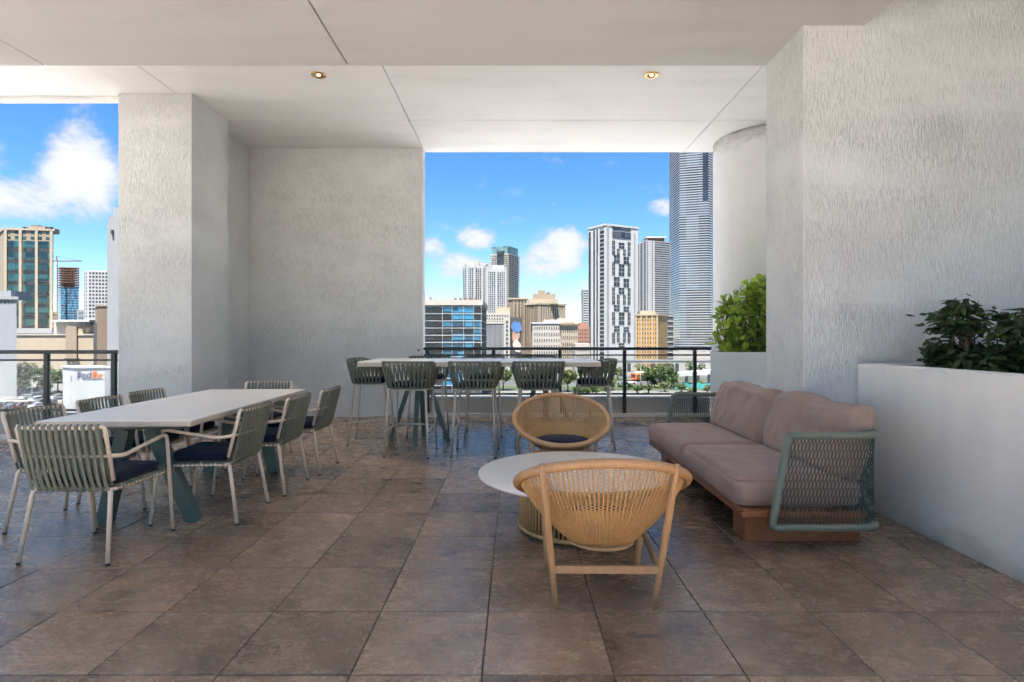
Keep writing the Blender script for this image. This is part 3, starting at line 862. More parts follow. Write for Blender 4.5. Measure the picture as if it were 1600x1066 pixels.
for k in range(2):
    mb = soft_box(1.318-1.8, 2.08-1.8, ys[k]+.006-4.5, ys[k+1]-.006-4.5, .243, .415, .055, 40, 56, 8, .014, .009, 3.1*k, 7.5)
    sc_ = mb.build("seat_cushion", M["taupe_fabric"], sf)
    for zz, ex in ((.402, -.004), (.262, -.002)):
        x0_, x1_, y0_, y1_ = 1.318-1.8-ex*0, 2.08-1.8, ys[k]+.006-4.5, ys[k+1]-.006-4.5; i_ = .010
        MB().tube(round_path([(x0_+.3,y0_+i_,zz),(x1_-i_,y0_+i_,zz),(x1_-i_,y1_-i_,zz),(x0_+i_,y1_-i_,zz),(x0_+i_,y0_+i_,zz),(x0_+.29,y0_+i_,zz)], .045, 6), .0045, 6).build("piping", M["taupe_fabric"], sc_)
    # back cushion: leaning block
    L_ = ys[k+1]-ys[k]-.02
    b = soft_box(-.10,.10,-L_/2,L_/2,-.22,.22,.055,12,60,30,.024,.020,7.7+5*k,7.0)
    rot = Matrix.Rotation(radians(16),4,'Y')
    nv = []
    for (x,y,z) in b.v:
        # gathered corners
        cyn, czn = abs(y)/(L_/2), abs(z)/.215
        pin = 1-.22*max(0,(cyn-.55)/.45)*1.0*max(0,(czn-.3)/.7)
        x2 = x*(1-.38*max(0,(cyn-.7)/.3)**2)
        z2 = z*(1+.05*max(0,(cyn-.75)/.25)) + (.012*sin(9*y+k) if z > 0 else 0)
        p = rot @ Vector((x2, y*pin**.15, z2))
        nv.append((p.x + 2.04-1.8 + (.02 if k == 0 else 0), p.y + (ys[k]+ys[k+1])/2-4.5, p.z + .600))
    b.v = nv
    bk_ = b.build("back_cushion", M["taupe_fabric"], sf)
    sp = []
    for yy, zz in [(-L_/2+.01,-.205),(L_/2-.01,-.205),(L_/2-.005,.218),(-L_/2+.005,.218)]:
        q = rot @ Vector((0,yy,zz)); sp.append((q.x+2.04-1.8+(.02 if k == 0 else 0), q.y+(ys[k]+ys[k+1])/2-4.5, q.z+.600))
    MB().tube(round_path(sp+[sp[0]], .03, 5), .0055, 6).build("seam", M["taupe_fabric"], bk_)
tag(sf, "taupe cushioned sofa with green rope mesh arms and red wooden base", "sofa")
# ------------------------------------------------------------------ the city beyond
GZ = -16.0
def PX(x, D): return (x - VPX)/FPX*D
def PZ(y, D): return CAM_H - (y - VPY)/FPX*D
def mat_facade(name, col, var=.10, scale=.12, rough=.8):
    t = NT(name); v = t.coord("World"); f = t.noise(v, scale, 5, .6); s_ = t.noise(t.coord("World", (.5,.5,.06)), 1.0, 4)
    k = t.math('ADD', t.math('MULTIPLY', f, .5), t.math('MULTIPLY', s_, .5))
    t.set("Base Color", t.ramp(k, [(.3, tuple(c*(1-var) for c in col)), (.7, tuple(min(1,c*(1+var*.5)) for c in col))])).set("Roughness", rough); M[name] = t.m
def mat_glaze(name, col, dark, sx, sz, rough=.08, mixr=(.35,.7), metal=0.0):
    """window glass: each pane its own tone (blinds, rooms behind)"""
    t = NT(name)
    mp = t.coord("World", (1/sx, 1/sx, 1/sz)); fl = t.new("ShaderNodeVectorMath", operation='FLOOR'); t.l.new(mp, fl.inputs[0])
    wnz = t.new("ShaderNodeTexWhiteNoise"); t.l.new(fl.outputs[0], wnz.inputs["Vector"])
    t.set("Base Color", t.ramp(wnz.outputs["Value"], [(mixr[0], dark), (mixr[1], col)])); t.set("Roughness", rough).set("Specular IOR Level", .8).set("Metallic", metal); M[name] = t.m
for nm, c in (("f_white", (.37,.37,.37)), ("f_white_warm", (.345,.32,.28)), ("f_cream", (.31,.26,.19)), ("f_tan", (.235,.188,.138)), ("f_brown", (.15,.112,.08)), ("f_yellow", (.35,.21,.075)),
              ("f_pink", (.28,.145,.10)), ("f_grey", (.23,.237,.245)), ("f_darkgrey", (.05,.05,.055)), ("f_rust", (.13,.06,.036)), ("f_bluegrey", (.21,.225,.24))): mat_facade(nm, c)
mat_glaze("g_dark", (.03,.034,.04), (.008,.009,.011), 3, 3.2, .35)
mat_glaze("g_blue", (.04,.20,.34), (.015,.05,.10), 2.1, 3.0, .06, (.2,.8), .35)
mat_glaze("g_teal", (.035,.10,.10), (.012,.03,.034), 5.5, 3.6, .06, (.2,.8), .25)
mat_glaze("g_sky", (.13,.20,.25), (.05,.08,.105), 14, 30, .08, (.2,.8), .25)
mat_glaze("g_crown", (.12,.20,.19), (.06,.11,.11), 4, 6, .2)
mat_glaze("g_grey", (.06,.066,.07), (.015,.017,.02), 4, 3.2)
mat_glaze("g_shop", (.016,.016,.018), (.006,.006,.007), 3, 4, .25)

def outset(P, d):
    n = len(P); out = []
    A = sum(P[i][0]*P[(i+1)%n][1]-P[(i+1)%n][0]*P[i][1] for i in range(n)); sg = 1 if A > 0 else -1
    for i in range(n):
        p0, p1, p2 = Vector(P[i-1]), Vector(P[i]), Vector(P[(i+1)%n])
        e1, e2 = (p1-p0).normalized(), (p2-p1).normalized()
        n1_, n2_ = Vector((e1.y,-e1.x))*sg, Vector((e2.y,-e2.x))*sg
        b = (n1_+n2_); b = b/ max(.3, b.dot(n1_)); out.append(p1+b*d)
    return out
def rect(x0, x1, D, depth):
    if x1 < 260: return [(PX(x0,D),D),(PX(x1,D),D),(PX(x1,D+depth)-1,D+depth),(PX(x0,D+depth)-1,D+depth)]      # streets left of us run askew
    return [(PX(x0,D),D),(PX(x1,D),D),(PX(x1,D),D+depth),(PX(x0,D),D+depth)]
def quad(xa, xb, xc, D, dl, dr):
    """rotated block: left corner seen at xa, near corner at xb, right corner at xc (pixels); left and right corners lie dl and dr farther"""
    a = Vector((PX(xa,D+dl),D+dl)); b = Vector((PX(xb,D),D)); c = Vector((PX(xc,D+dr),D+dr)); return [a, b, c, a+c-b]
class Bld:
    def __init__(s, name, P, label, cat="building", z0=GZ):
        s.P = [Vector(p) for p in P]; c = sum(s.P, Vector((0,0)))/len(P); s.c = c
        s.r = empty(name, (c.x, c.y, z0)); s.z0 = z0; tag(s.r, label, cat)
    def loc(s, pts): return [(p[0]-s.c.x, p[1]-s.c.y) for p in pts]
    def core(s, z0, z1, mat, nm="wall", d=0.0):
        MB().prism(s.loc(outset(s.P, d) if d else s.P), z0-s.z0, z1-s.z0, 'z').build(nm, mat, s.r, fix=True); return s
    def bands(s, z0, z1, n, h, mat, d=.35, nm="floor_band"):
        m = MB(); Q = s.loc(outset(s.P, d))
        for i in range(n):
            z = z0+(z1-z0)*i/max(1,n-1)-s.z0
            m.prism(Q, z, z+h, 'z')
        o = m.build(nm, mat, s.r, fix=True); 
        if n > 1: stuff(o)
        return s
    def piers(s, e, n, w, z0, z1, mat, d=.4, nm="pier", skip=(), u0=0.0, u1=1.0):
        """n uprights on edge e of the footprint"""
        a, b = s.P[e], s.P[(e+1)%len(s.P)]; u = (b-a); L = u.length; u.normalize(); nv = Vector((u.y,-u.x))
        if nv.dot((a+b)/2-s.c) < 0: nv = -nv
        m = MB(); k_ = 0
        for i in range(n):
            if i in skip: continue
            t_ = (u0+(u1-u0)*i/max(1,n-1))*L; t_ = min(L-w/2, max(w/2, t_)); k_ += 1
            q = [a+u*(t_-w/2)+nv*d, a+u*(t_+w/2)+nv*d, a+u*(t_+w/2)-nv*.2, a+u*(t_-w/2)-nv*.2]
            m.prism(s.loc(q), z0-s.z0, z1-s.z0, 'z')
        o = m.build(nm, mat, s.r, fix=True)
        if k_ > 1: stuff(o)
        return s
    def blocks(s, e, items, mat, d=.15, nm="window", each=False):
        """items: (u0,u1 in 0..1 along edge e, z0, z1)"""
        a, b = s.P[e], s.P[(e+1)%len(s.P)]; u = (b-a); nv = Vector((u.y,-u.x)).normalized()
        if nv.dot((a+b)/2-s.c) < 0: nv = -nv
        m = MB()
        for u0, u1, z0, z1 in items:
            q = [a+u*u0+nv*d, a+u*u1+nv*d, a+u*u1-nv*.3, a+u*u0-nv*.3]
            if each: MB().prism(s.loc(q), z0-s.z0, z1-s.z0, 'z').build(nm, mat, s.r, fix=True)
            else: m.prism(s.loc(q), z0-s.z0, z1-s.z0, 'z')
        if not each:
            o = m.build(nm, mat, s.r, fix=True)
            if len(items) > 1: stuff(o)
        return s
    def grid(s, e, nc, nr, z0, z1, fw, fh, mat, u0=.04, u1=.96, d=.12, each=False, nm="window"):
        it = []
        for i in range(nc):
            for j in range(nr):
                cu = u0+(u1-u0)*(i+.5)/nc; hw = (u1-u0)/nc*fw/2; cz = z0+(z1-z0)*(j+.5)/nr; hh = (z1-z0)/nr*fh/2
                it.append((cu-hw, cu+hw, cz-hh, cz+hh))
        return s.blocks(e, it, mat, d, nm, each)
    def box(s, x0, x1, D0, D1, z0, z1, mat, nm="roof_block"):
        k = D0/min(p.y for p in s.P); x0 *= k; x1 *= k
        MB().box(x0-s.c.x, x1-s.c.x, D0-s.c.y, D1-s.c.y, z0-s.z0, z1-s.z0).build(nm, mat, s.r); return s

# --- skyline in the middle opening
D = 170
b = Bld("office_building", rect(664,752,D,30), "office block with a grid of blue glass panes above the bar table's left end")
zt = PZ(474,D); b.core(GZ, zt-.6, M["f_darkgrey"]).bands(zt-.6, zt, 1, 1.6, M["f_white_warm"], .5, "parapet")
xs = [664, 678.5, 691.5, 706.5, 724.5, 740.5, 752]; ysr = [479.5, 489.5, 500, 511, 521, 532.5, 543.5, 555, 567, 579, 591, 603]
for i in range(6):
    for j in range(len(ysr)-1):
        MB().box(PX(xs[i],D)+.12-b.c.x, PX(xs[i+1],D)-.12-b.c.x, D-.12-b.c.y, D+.05-b.c.y, PZ(ysr[j+1],D)+.17-GZ, PZ(ysr[j],D)-.10-GZ).build("window_pane", M["g_shop"] if (i < 2 or random.random() < .2) else M["g_blue"], b.r)
b.blocks(0, [((x-664)/88-.0028, (x-664)/88+.0028, GZ, zt-.6) for x in xs[2:]], M["f_white"], .35, "mullion")
b.bands(PZ(603,D), PZ(479.5,D), 12, .17, M["f_white"], .30, "floor_band")
b.box(PX(664,D), PX(671,D), D+3, D+8, zt, PZ(463,D), M["f_white_warm"], "roof_block").box(PX(682,D), PX(712,D), D+8, D+18, zt, PZ(467,D), M["f_white"], "roof_block")
for k in range(5): b.box(PX(709+8*k,D), PX(713+8*k,D), D+2, D+4, zt+1, PZ(471.5,D)+1.2, M["f_rust"], "roof_unit")

D = 520
b = Bld("condominium_tower", quad(723,729,766,D,18,8), "white condominium tower with a stepped crown, left of the glass topped one")
b.core(GZ, PZ(414,D), M["f_white"]).grid(1, 11, 30, PZ(520,D), PZ(418,D), .6, .58, M["g_grey"]).grid(0, 2, 30, PZ(520,D), PZ(418,D), .6, .5, M["g_grey"])
b.piers(1, 4, 1.6, PZ(520,D), PZ(410,D), M["f_white"], .9).box(PX(728,D), PX(748,D), D+4, D+14, PZ(414,D), PZ(407,D), M["f_white_warm"], "crown").box(PX(752,D), PX(763,D), D+6, D+16, PZ(414,D), PZ(410,D), M["f_white"], "crown")
for k in range(6): b.box(PX(727+6.5*k,D), PX(729+6.5*k,D), D+5, D+8, PZ(414,D), PZ(411,D), M["f_darkgrey"], "roof_unit")
b = Bld("condominium_tower", quad(757,760,791,D-20,10,6), "lower white condominium block in front of the glass topped tower")
b.core(GZ, PZ(419,D-20), M["f_white"]).grid(1, 9, 28, PZ(520,D-20), PZ(424,D-20), .58, .58, M["g_grey"]).piers(1, 3, 1.5, PZ(520,D-20), PZ(416,D-20), M["f_white"], .8)
b.box(PX(770,D), PX(788,D), D-8, D+2, PZ(419,D-20), PZ(412,D-20), M["f_white"], "crown")
D = 600
b = Bld("condominium_tower", quad(768,794,810,D,10,22), "tall white tower with green glass crown and balconies behind the white condominiums")
b.core(GZ, PZ(396,D), M["f_white"]).bands(PZ(500,D), PZ(398,D), 34, .9, M["f_white_warm"], 1.2, "balcony").grid(0, 7, 34, PZ(500,D), PZ(398,D), .6, .55, M["g_grey"], d=.3)
b.grid(1, 4, 34, PZ(500,D), PZ(398,D), .45, .5, M["g_grey"], d=1.25)
Q = [b.c+(p-b.c)*.96 for p in b.P]; MB().prism(b.loc(Q), PZ(396,D)-GZ, PZ(384,D)-GZ, 'z').build("glass_crown", M["g_crown"], b.r, fix=True)
b.blocks(0, [(.38,.78,PZ(424,D),PZ(392,D))], M["g_dark"], 1.6, "glass_panel")

D = 270
b = Bld("office_building", rect(752,787,D,25), "low grey office block with fine vertical fins below the condominiums")
b.core(GZ, PZ(504,D), M["f_darkgrey"]).piers(0, 19, .32, GZ, PZ(504,D), M["f_grey"], .35, "fin").bands(PZ(506,D), PZ(504,D), 1, .9, M["f_white_warm"], .5, "parapet")
b = Bld("office_building", rect(787.3,797,D-2,26), "narrow pale stone block with one window column beside the mural")
b.core(GZ, PZ(497,D), M["f_white_warm"]).grid(0, 1, 9, PZ(560,D), PZ(500,D), .35, .6, M["g_dark"], d=.1)
b = Bld("mural_building", rect(797.2,815,D,20), "dark wall carrying a large painted mural in blue and skin tones")
b.core(GZ, PZ(496,D), M["f_darkgrey"])
for nm, c in (("paint_blue", (.06,.15,.34)), ("paint_skin", (.33,.21,.15)), ("paint_pale", (.40,.37,.33))): mat_facade(nm, c, .25, .5)
def blob(parent, cx, cz, rx, rz, y, mat, nm, seed):
    rnd = random.Random(seed); pts = []
    for k in range(22):
        a = 2*pi*k/22; q = 1+.16*sin(2*a+seed)+.08*sin(5*a+seed*2); pts.append((cx+rx*q*cos(a), cz+rz*q*sin(a)))
    MB().prism(pts, y, y+.1, 'y').build(nm, mat, parent, fix=True)
yl = D-.12-b.c.y
blob(b.r, PX(806,D)-b.c.x, PZ(523,D)-GZ, 1.55, 4.2, yl, M["paint_skin"], "painted_patch", 1.0)
blob(b.r, PX(807,D)-b.c.x, PZ(511,D)-GZ, 2.2, 3.0, yl-.12, M["paint_blue"], "painted_patch", 2.0)
blob(b.r, PX(808,D)-b.c.x, PZ(541,D)-GZ, 1.9, 3.0, yl-.12, M["paint_pale"], "painted_patch", 3.0)
D = 330
b = Bld("hotel_building", rect(757,797,D,20), "pale cream building rising behind the grey finned office block")
b.core(GZ, PZ(489,D), M["f_white_warm"]).grid(0, 9, 5, PZ(515,D), PZ(491,D), .45, .5, M["g_grey"]).box(PX(776,D), PX(797,D), D+4, D+14, PZ(489,D), PZ(480,D), M["f_cream"], "roof_block")
D = 350
b = Bld("office_building", rect(795,824,D,22), "brown stone building with a cream cornice, left of the stepped tower")
b.core(GZ, PZ(467,D), M["f_brown"]).grid(0, 6, 17, PZ(545,D), PZ(470,D), .45, .6, M["g_dark"], u0=.28).piers(0, 5, .8, PZ(545,D), PZ(467,D), M["f_tan"], .3, u0=.28).bands(PZ(468,D), PZ(467,D), 1, 1.0, M["f_cream"], .5, "cornice")
D = 340
b = Bld("stepped_tower", quad(822,840,883,D,6,14), "cream stepped stone tower with closely set vertical piers and square crown")
b.core(GZ, PZ(474,D), M["f_tan"]).piers(1, 13, 1.15, GZ, PZ(478,D), M["f_cream"], .5).piers(0, 5, 1.2, GZ, PZ(478,D), M["f_brown"], .4).grid(1, 12, 20, PZ(560,D), PZ(478,D), .5, .6, M["g_dark"], d=.15).bands(PZ(476,D), PZ(474,D), 1, 1.1, M["f_cream"], .7, "cornice")
b.box(PX(826,D), PX(872,D), D+5, D+20, PZ(474,D), PZ(466.5,D), M["f_cream"], "upper_storey").box(PX(833,D), PX(868,D), D+8, D+18, PZ(466.5,D), PZ(458,D), M["f_tan"], "crown").box(PX(841,D), PX(852,D), D+9, D+16, PZ(458,D), PZ(451.5,D), M["f_tan"], "crown")
b.box(PX(854,D), PX(860,D), D+9, D+14, PZ(458,D), PZ(455,D), M["f_brown"], "crown")
D = 265
b = Bld("apartment_building", rect(832,877,D,24), "cream apartment block with small windows in front of the stepped tower")
b.core(GZ, PZ(505,D), M["f_white_warm"]).grid(0, 11, 8, PZ(585,D), PZ(508,D), .36, .5, M["g_dark"]).bands(PZ(506,D), PZ(505,D), 1, .7, M["f_white"], .3, "cornice").box(PX(850,D), PX(872,D), D+6, D+16, PZ(505,D), PZ(499,D), M["f_white_warm"], "roof_block")
b = Bld("apartment_building", rect(877.3,903,D-3,24), "taller cream wing with a tiered roof, right of the cream apartment block")
b.core(GZ, PZ(508,D), M["f_cream"]).grid(0, 7, 7, PZ(585,D), PZ(512,D), .4, .5, M["g_dark"]).bands(PZ(509,D), PZ(508,D), 1, .9, M["f_brown"], .7, "cornice").box(PX(874,D), PX(897,D), D+2, D+14, PZ(508,D), PZ(503,D), M["f_cream"], "upper_storey").box(PX(872,D), PX(887,D), D+4, D+14, PZ(503,D), PZ(497,D), M["f_white_warm"], "crown")
D = 300
b = Bld("brick_building", rect(902,921,D,18), "small reddish brick building squeezed left of the black and white tower")
b.core(GZ, PZ(510,D), M["f_pink"]).grid(0, 6, 8, PZ(560,D), PZ(513,D), .45, .5, M["g_dark"]).box(PX(906,D), PX(917,D), D+3, D+10, PZ(510,D), PZ(504,D), M["f_pink"], "roof_block")
D = 235
b = Bld("low_building", rect(899,922,D,14), "low cream row building at the foot of the brick building")
b.core(GZ, PZ(537,D), M["f_white_warm"]).grid(0, 8, 3, PZ(578,D), PZ(539,D), .5, .5, M["g_dark"])
D = 620
b = Bld("office_tower", rect(912,925,D,20), "distant slim striped tower peeking out left of the black and white tower")
b.core(GZ, PZ(454,D), M["g_dark"], "glazing").bands(PZ(515,D), PZ(454,D), 17, 1.3, M["f_white"], .5)

D = 420
b = Bld("apartment_tower", quad(919,946,997,D,16,14), "tall white tower with scattered black window blocks on its front")
zt = PZ(349,D); zf = lambda zy: PZ(230+zy/3.23, D)
b.core(GZ, zt-.2, M["f_white"])
b.bands(zt-1.6, zt, 1, 1.4, M["f_white"], .35, "parapet")
it = []
def blk(xz0, xz1, y0, y1): it.append(((xz0-146)/165, (xz1-146)/165, zf(y1), zf(y0)))
seq = [("c",475,505),("s",468,540),("n",508,540),("o",540,582),("c",585,645),("s",578,645),("o",652,700),("c",706,738),("s",706,792),("n",742,792),("o",796,826),("c",832,895),("s",832,895),("o",901,930),("s",936,990),("n",936,985),("c",990,1015)]
for k, y0, y1 in seq:
    if k == "c": blk(212,240,y0,y1)
    if k == "s": blk(179,193,y0,y1); blk(257,271,y0,y1)
    if k == "n": blk(203,216,y0,y1); blk(234,247,y0,y1)
    if k == "o": blk(188,216,y0,y1); blk(236,264,y0+6,y1+2)
b.blocks(1, it, M["g_dark"], .18, "window", each=True)
mu = []
for u0, u1, z0_, z1_ in it:
    nn_ = max(2, round((z1_-z0_)/3.3))
    for k in range(1, nn_): z = z0_+(z1_-z0_)*k/nn_; mu.append((u0, u1, z-.2, z+.2))
    mu.append(((u0+u1)/2-.004, (u0+u1)/2+.004, z0_, z1_))
b.blocks(1, mu, M["f_grey"], .26, "window_bar")
b.blocks(1, [((180-146)/165, (272-146)/165, zf(412), zf(396))], M["g_dark"], .22, "roof_glazing")
b.blocks(1, [((180-146)/165, (272-146)/165, zf(452), zf(420))], M["g_grey"], .3, "glass_panel")
b.blocks(1, [((152-146)/165, (163-146)/165, GZ, zt-2), ((289-146)/165, (296-146)/165, GZ, zt-5)], M["f_grey"], .25, "stripe")
b.blocks(0, [(.04,.16,GZ,zt-4), (.32,.40,GZ,zt-3), (.50,.57,GZ,zt-3), (.70,.92,GZ,zt-5)], M["g_dark"], .25, "window_strip")
b.blocks(0, [(.70,.92,GZ+3.1*k,GZ+3.1*k+.9) for k in range(1,33)], M["f_grey"], .55, "balcony")
D = 540
b = Bld("condominium_tower", quad(996,1012,1046,D,24,10), "grey banded tower with a red penthouse, right of the black and white tower")
zt = PZ(376,D); b.core(GZ, zt, M["g_grey"], "glazing").bands(PZ(500,D), zt-1, 36, 1.05, M["f_grey"], .9, "balcony").piers(0, 3, 2.2, GZ, zt+1, M["f_white"], 1.1, u0=.3).piers(1, 3, 1.6, GZ, zt, M["f_white"], 1.0, u0=.0, u1=.25)
b.box(PX(1012,D), PX(1038,D), D+10, D+24, zt, PZ(369.5,D), M["f_rust"], "penthouse").box(PX(1010,D), PX(1041,D), D+8, D+26, PZ(369.5,D), PZ(367.2,D), M["f_white"], "roof_slab")
D = 290
b = Bld("hotel_building", quad(993,1028,1043,D,4,10), "yellow ochre building with rows of small dark windows before the banded tower")
b.core(GZ, PZ(492,D), M["f_yellow"]).grid(0, 8, 11, PZ(575,D), PZ(496,D), .36, .55, M["g_dark"]).grid(1, 4, 11, PZ(575,D), PZ(496,D), .4, .55, M["g_dark"]).bands(PZ(493,D), PZ(492,D), 1, .8, M["f_cream"], .4, "cornice")
b.box(PX(1000,D), PX(1024,D), D+5, D+12, PZ(492,D), PZ(485,D), M["f_cream"], "upper_storey").piers(0, 5, .7, GZ, PZ(492,D), M["f_cream"], .25)
D = 330
b = Bld("low_building", rect(1040,1052,D,14), "dark narrow building between the yellow building and the huge glass tower")
b.core(GZ, PZ(492,D), M["f_darkgrey"]).bands(PZ(560,D), PZ(495,D), 9, .8, M["f_grey"], .25)
D = 700
P = [(PX(1046,D+46),D+46),(PX(1062,D),D),(PX(1107,D-10),D-10),(PX(1128,D+12),D+12),(PX(1150,D+60),D+60),(PX(1090,D+80),D+80)]
b = Bld("glass_skyscraper", P, "huge banded glass skyscraper rising out of view at the right of the opening")
b.core(GZ, PZ(150,D), M["g_sky"], "glazing").bands(PZ(560,D), PZ(152,D), 108, .95, M["f_white"], .5)
b.blocks(1, [(.80,.995,PZ(317-3.8*(k+1)+.8,D),PZ(317-3.8*k-.8,D)) for k in range(0,42)], M["g_dark"], .7, "dark_glazing")
b.blocks(1, [(.42,.995,PZ(321+3.78*(k+1)-1.1,D),PZ(321+3.78*k+1.1,D)) for k in range(0,62) if random.random() < .75], M["g_dark"], .3, "dark_glazing")
b.blocks(1, [(.0,.42,PZ(440+3.78*(k+1)-1.1,D),PZ(440+3.78*k+1.1,D)) for k in range(0,30) if random.random() < .7], M["g_dark"], .3, "dark_glazing")

# --- skyline in the left opening
D = 300
b = Bld("office_tower", quad(-2,7,83,D,12,3), "tan office tower with green glass bays behind the dining table")
zt = PZ(357,D); b.core(GZ, zt, M["f_tan"])
cols = [(11,31),(36,55),(60.5,79.5)]; rows = [376+17.4*k for k in range(8)]
for x0, x1 in cols:
    for k in range(8):
        y0 = rows[k]; u0, u1 = (x0-7)/76, (x1-7)/76
        for q in range(3):
            b.blocks(1, [(u0+(u1-u0)*q/3+.002, u0+(u1-u0)*(q+1)/3-.002, PZ(y0+10.6,D), PZ(y0,D))], M["g_teal"], .18, "window_pane")
        b.blocks(1, [(u0, u1, PZ(y0+16.4,D), PZ(y0+11.6,D))], M["g_dark"], .1, "spandrel")
b.blocks(1, [((x-7)/76, (x+5.5-7)/76, PZ(y+4,D), PZ(y,D)) for x in (11,23,35,48,60,72) for y in (360.5,369)], M["g_teal"], .12, "window")
b.piers(1, 4, 1.4, PZ(513,D), zt, M["f_cream"], .5).blocks(1, [(0,1,PZ(521,D),PZ(513,D))], M["f_grey"], .9, "ledge")
b.bands(zt-.8, zt, 1, 1.0, M["f_cream"], .5, "parapet").box(PX(44,D), PX(70,D), D+8, D+18, zt, PZ(349,D), M["f_tan"], "roof_block").box(PX(48,D), PX(60,D), D+9, D+16, PZ(349,D), PZ(346.5,D), M["f_brown"], "roof_block")
for x in (35, 76): b.box(PX(x,D), PX(x+3,D), D+6, D+8, zt, PZ(351,D), M["f_darkgrey"], "vent")
D = 165
b = Bld("white_building", rect(-30,26,D,20), "plain pale building at the left edge, in front of the tan tower")
b.core(GZ, PZ(466,D), M["f_bluegrey"]).bands(PZ(468,D), PZ(466,D), 1, .8, M["f_grey"], .35, "parapet").box(PX(-20,D), PX(17,D), D+3, D+10, PZ(466,D), PZ(453,D), M["f_bluegrey"], "roof_block").blocks(0, [((x+30)/56, (x+33)/56, PZ(474,D), PZ(470,D)) for x in (-6,0,6,12,18)], M["g_dark"], .1)
D = 270
b = Bld("parking_garage", rect(24,146,D,40), "cream podium building with blank walls below the tan tower")
b.core(GZ, PZ(523,D), M["f_cream"]).blocks(0, [(.66,.80,PZ(560,D),PZ(510,D))], M["f_tan"], .8, "stair_bay").bands(PZ(524,D), PZ(522,D), 1, .6, M["f_white_warm"], .4, "parapet")
b.box(PX(84,D), PX(120,D), D+4, D+20, PZ(523,D), PZ(503,D), M["f_white_warm"], "upper_storey").box(PX(82,D), PX(140,D), D+2, D+20, PZ(503,D), PZ(499.5,D), M["f_white"], "roof_slab").box(PX(120,D), PX(141,D), D+3, D+18, PZ(523,D), PZ(504,D), M["f_cream"], "upper_storey")
b.blocks(0, [((x-24)/122, (x+6-24)/122, PZ(508.5,D), PZ(504.5,D)) for x in (121,128,134.5)], M["g_dark"], -2.7, "window").blocks(0, [(.66,.82,PZ(563,D),PZ(560,D))], M["f_darkgrey"], 1.5, "canopy")
D = 700
b = Bld("unfinished_tower", quad(91,95,123,D,12,4), "blue glass tower under construction with bare rusty upper floors")
zt = PZ(419,D); b.core(GZ, PZ(449,D), M["g_blue"], "glazing").bands(PZ(500,D), PZ(449,D), 14, .5, M["f_bluegrey"], .3)
b.core(PZ(449,D), zt, M["f_rust"], "bare_core", -3.0).bands(PZ(449,D), zt, 9, 1.0, M["f_rust"], .8, "bare_floor").piers(1, 8, .9, PZ(449,D), zt, M["f_brown"], .2, "column")
tc_ = empty("tower_crane", (PX(88.5,D-10), D-10, GZ)); Hc = PZ(410,D)-GZ
MB().beam((0,0,0),(0,0,Hc),1.6,1.6).build("mast", M["f_white"], tc_); MB().beam((-9,0,Hc),(26,6,Hc+1),1.0,1.2).build("jib", M["f_rust"], tc_)
MB().beam((0,0,Hc),(0,0,Hc+6),.8,.8).build("tower_peak", M["f_rust"], tc_); MB().beam((0,0,Hc+6),(24,5.6,Hc+1.4),.3,.3).build("tie_bar", M["f_darkgrey"], tc_); MB().box(-9,-6,-1,1,Hc-3,Hc).build("counterweight", M["f_grey"], tc_)
tag(tc_, "thin tower crane standing against the unfinished blue tower", "crane")
D = 520
b = Bld("apartment_tower", quad(131,137,170,D,8,4), "white tower with a grid of dark square windows left of the pillar")
b.core(GZ, PZ(422,D), M["f_white"]).grid(1, 6, 13, PZ(497,D), PZ(424,D), .62, .55, M["g_dark"]).grid(0, 2, 13, PZ(497,D), PZ(424,D), .5, .55, M["g_dark"])
D = 560
b = Bld("low_building", rect(83,91,D,14), "distant low tan building between the tan tower and the crane"); b.core(GZ, PZ(487,D), M["f_tan"]).grid(0, 3, 4, PZ(515,D), PZ(489,D), .5, .5, M["g_dark"])
b = Bld("low_building", rect(122,131,D,14), "distant low blue grey building right of the unfinished tower"); b.core(GZ, PZ(484,D), M["f_bluegrey"]).grid(0, 3, 4, PZ(515,D), PZ(486,D), .5, .5, M["g_dark"])
D = 250
b = Bld("brick_building", rect(152,176,D,24), "blank brown wall building just left of the pillar")
b.core(GZ, PZ(478,D), M["f_brown"]).bands(PZ(479,D), PZ(478,D), 1, .6, M["f_tan"], .3, "cornice").box(PX(146,D), PX(152,D), D+2, D+10, GZ, PZ(505,D), M["f_darkgrey"], "side_wing")
D = 225
b = Bld("tall_building", rect(171,215,D,24), "tall plain pale building partly hidden by the pillar")
b.core(GZ, PZ(338,D), M["f_grey"]).box(PX(177,D), PX(215,D), D+2, D+20, PZ(338,D), PZ(322,D), M["f_grey"], "upper_storey").blocks(0, [(.09,.16,PZ(366,D),PZ(360,D))], M["f_darkgrey"], .8, "vent")

# --- white depot with lettering
D = 128
fx = Bld("depot_building", quad(98,115,172,D,5,1), "small white depot with orange and grey lettering seen through the left railing")
zt = PZ(575,D); fx.core(GZ, zt, M["f_white"]).bands(zt-.1, zt, 1, .35, M["f_white"], .18, "parapet")
fx.blocks(1, [(.86,.985,GZ,zt-.5)], M["f_bluegrey"], .1, "panel").blocks(0, [(.80,.86,PZ(596,D),PZ(588,D))], M["f_grey"], .12, "vent")
mat_facade("letter_orange", (.70,.16,.03), .05, 1); mat_facade("letter_grey", (.13,.13,.20), .05, 1)
def text_mesh(body, size, mat, name, parent, loc, rz):
    cu = bpy.data.curves.new(name, 'FONT'); cu.body = body; cu.size = size; cu.extrude = .05; cu.offset = .012*size
    to = bpy.data.objects.new(name, cu); COL.objects.link(to)
    dg = bpy.context.evaluated_depsgraph_get(); me = bpy.data.meshes.new_from_object(to.evaluated_get(dg))
    bpy.data.objects.remove(to); me.materials.clear(); me.materials.append(mat)
    o = link(name, me, parent, loc, (radians(90), 0, rz)); return o, me
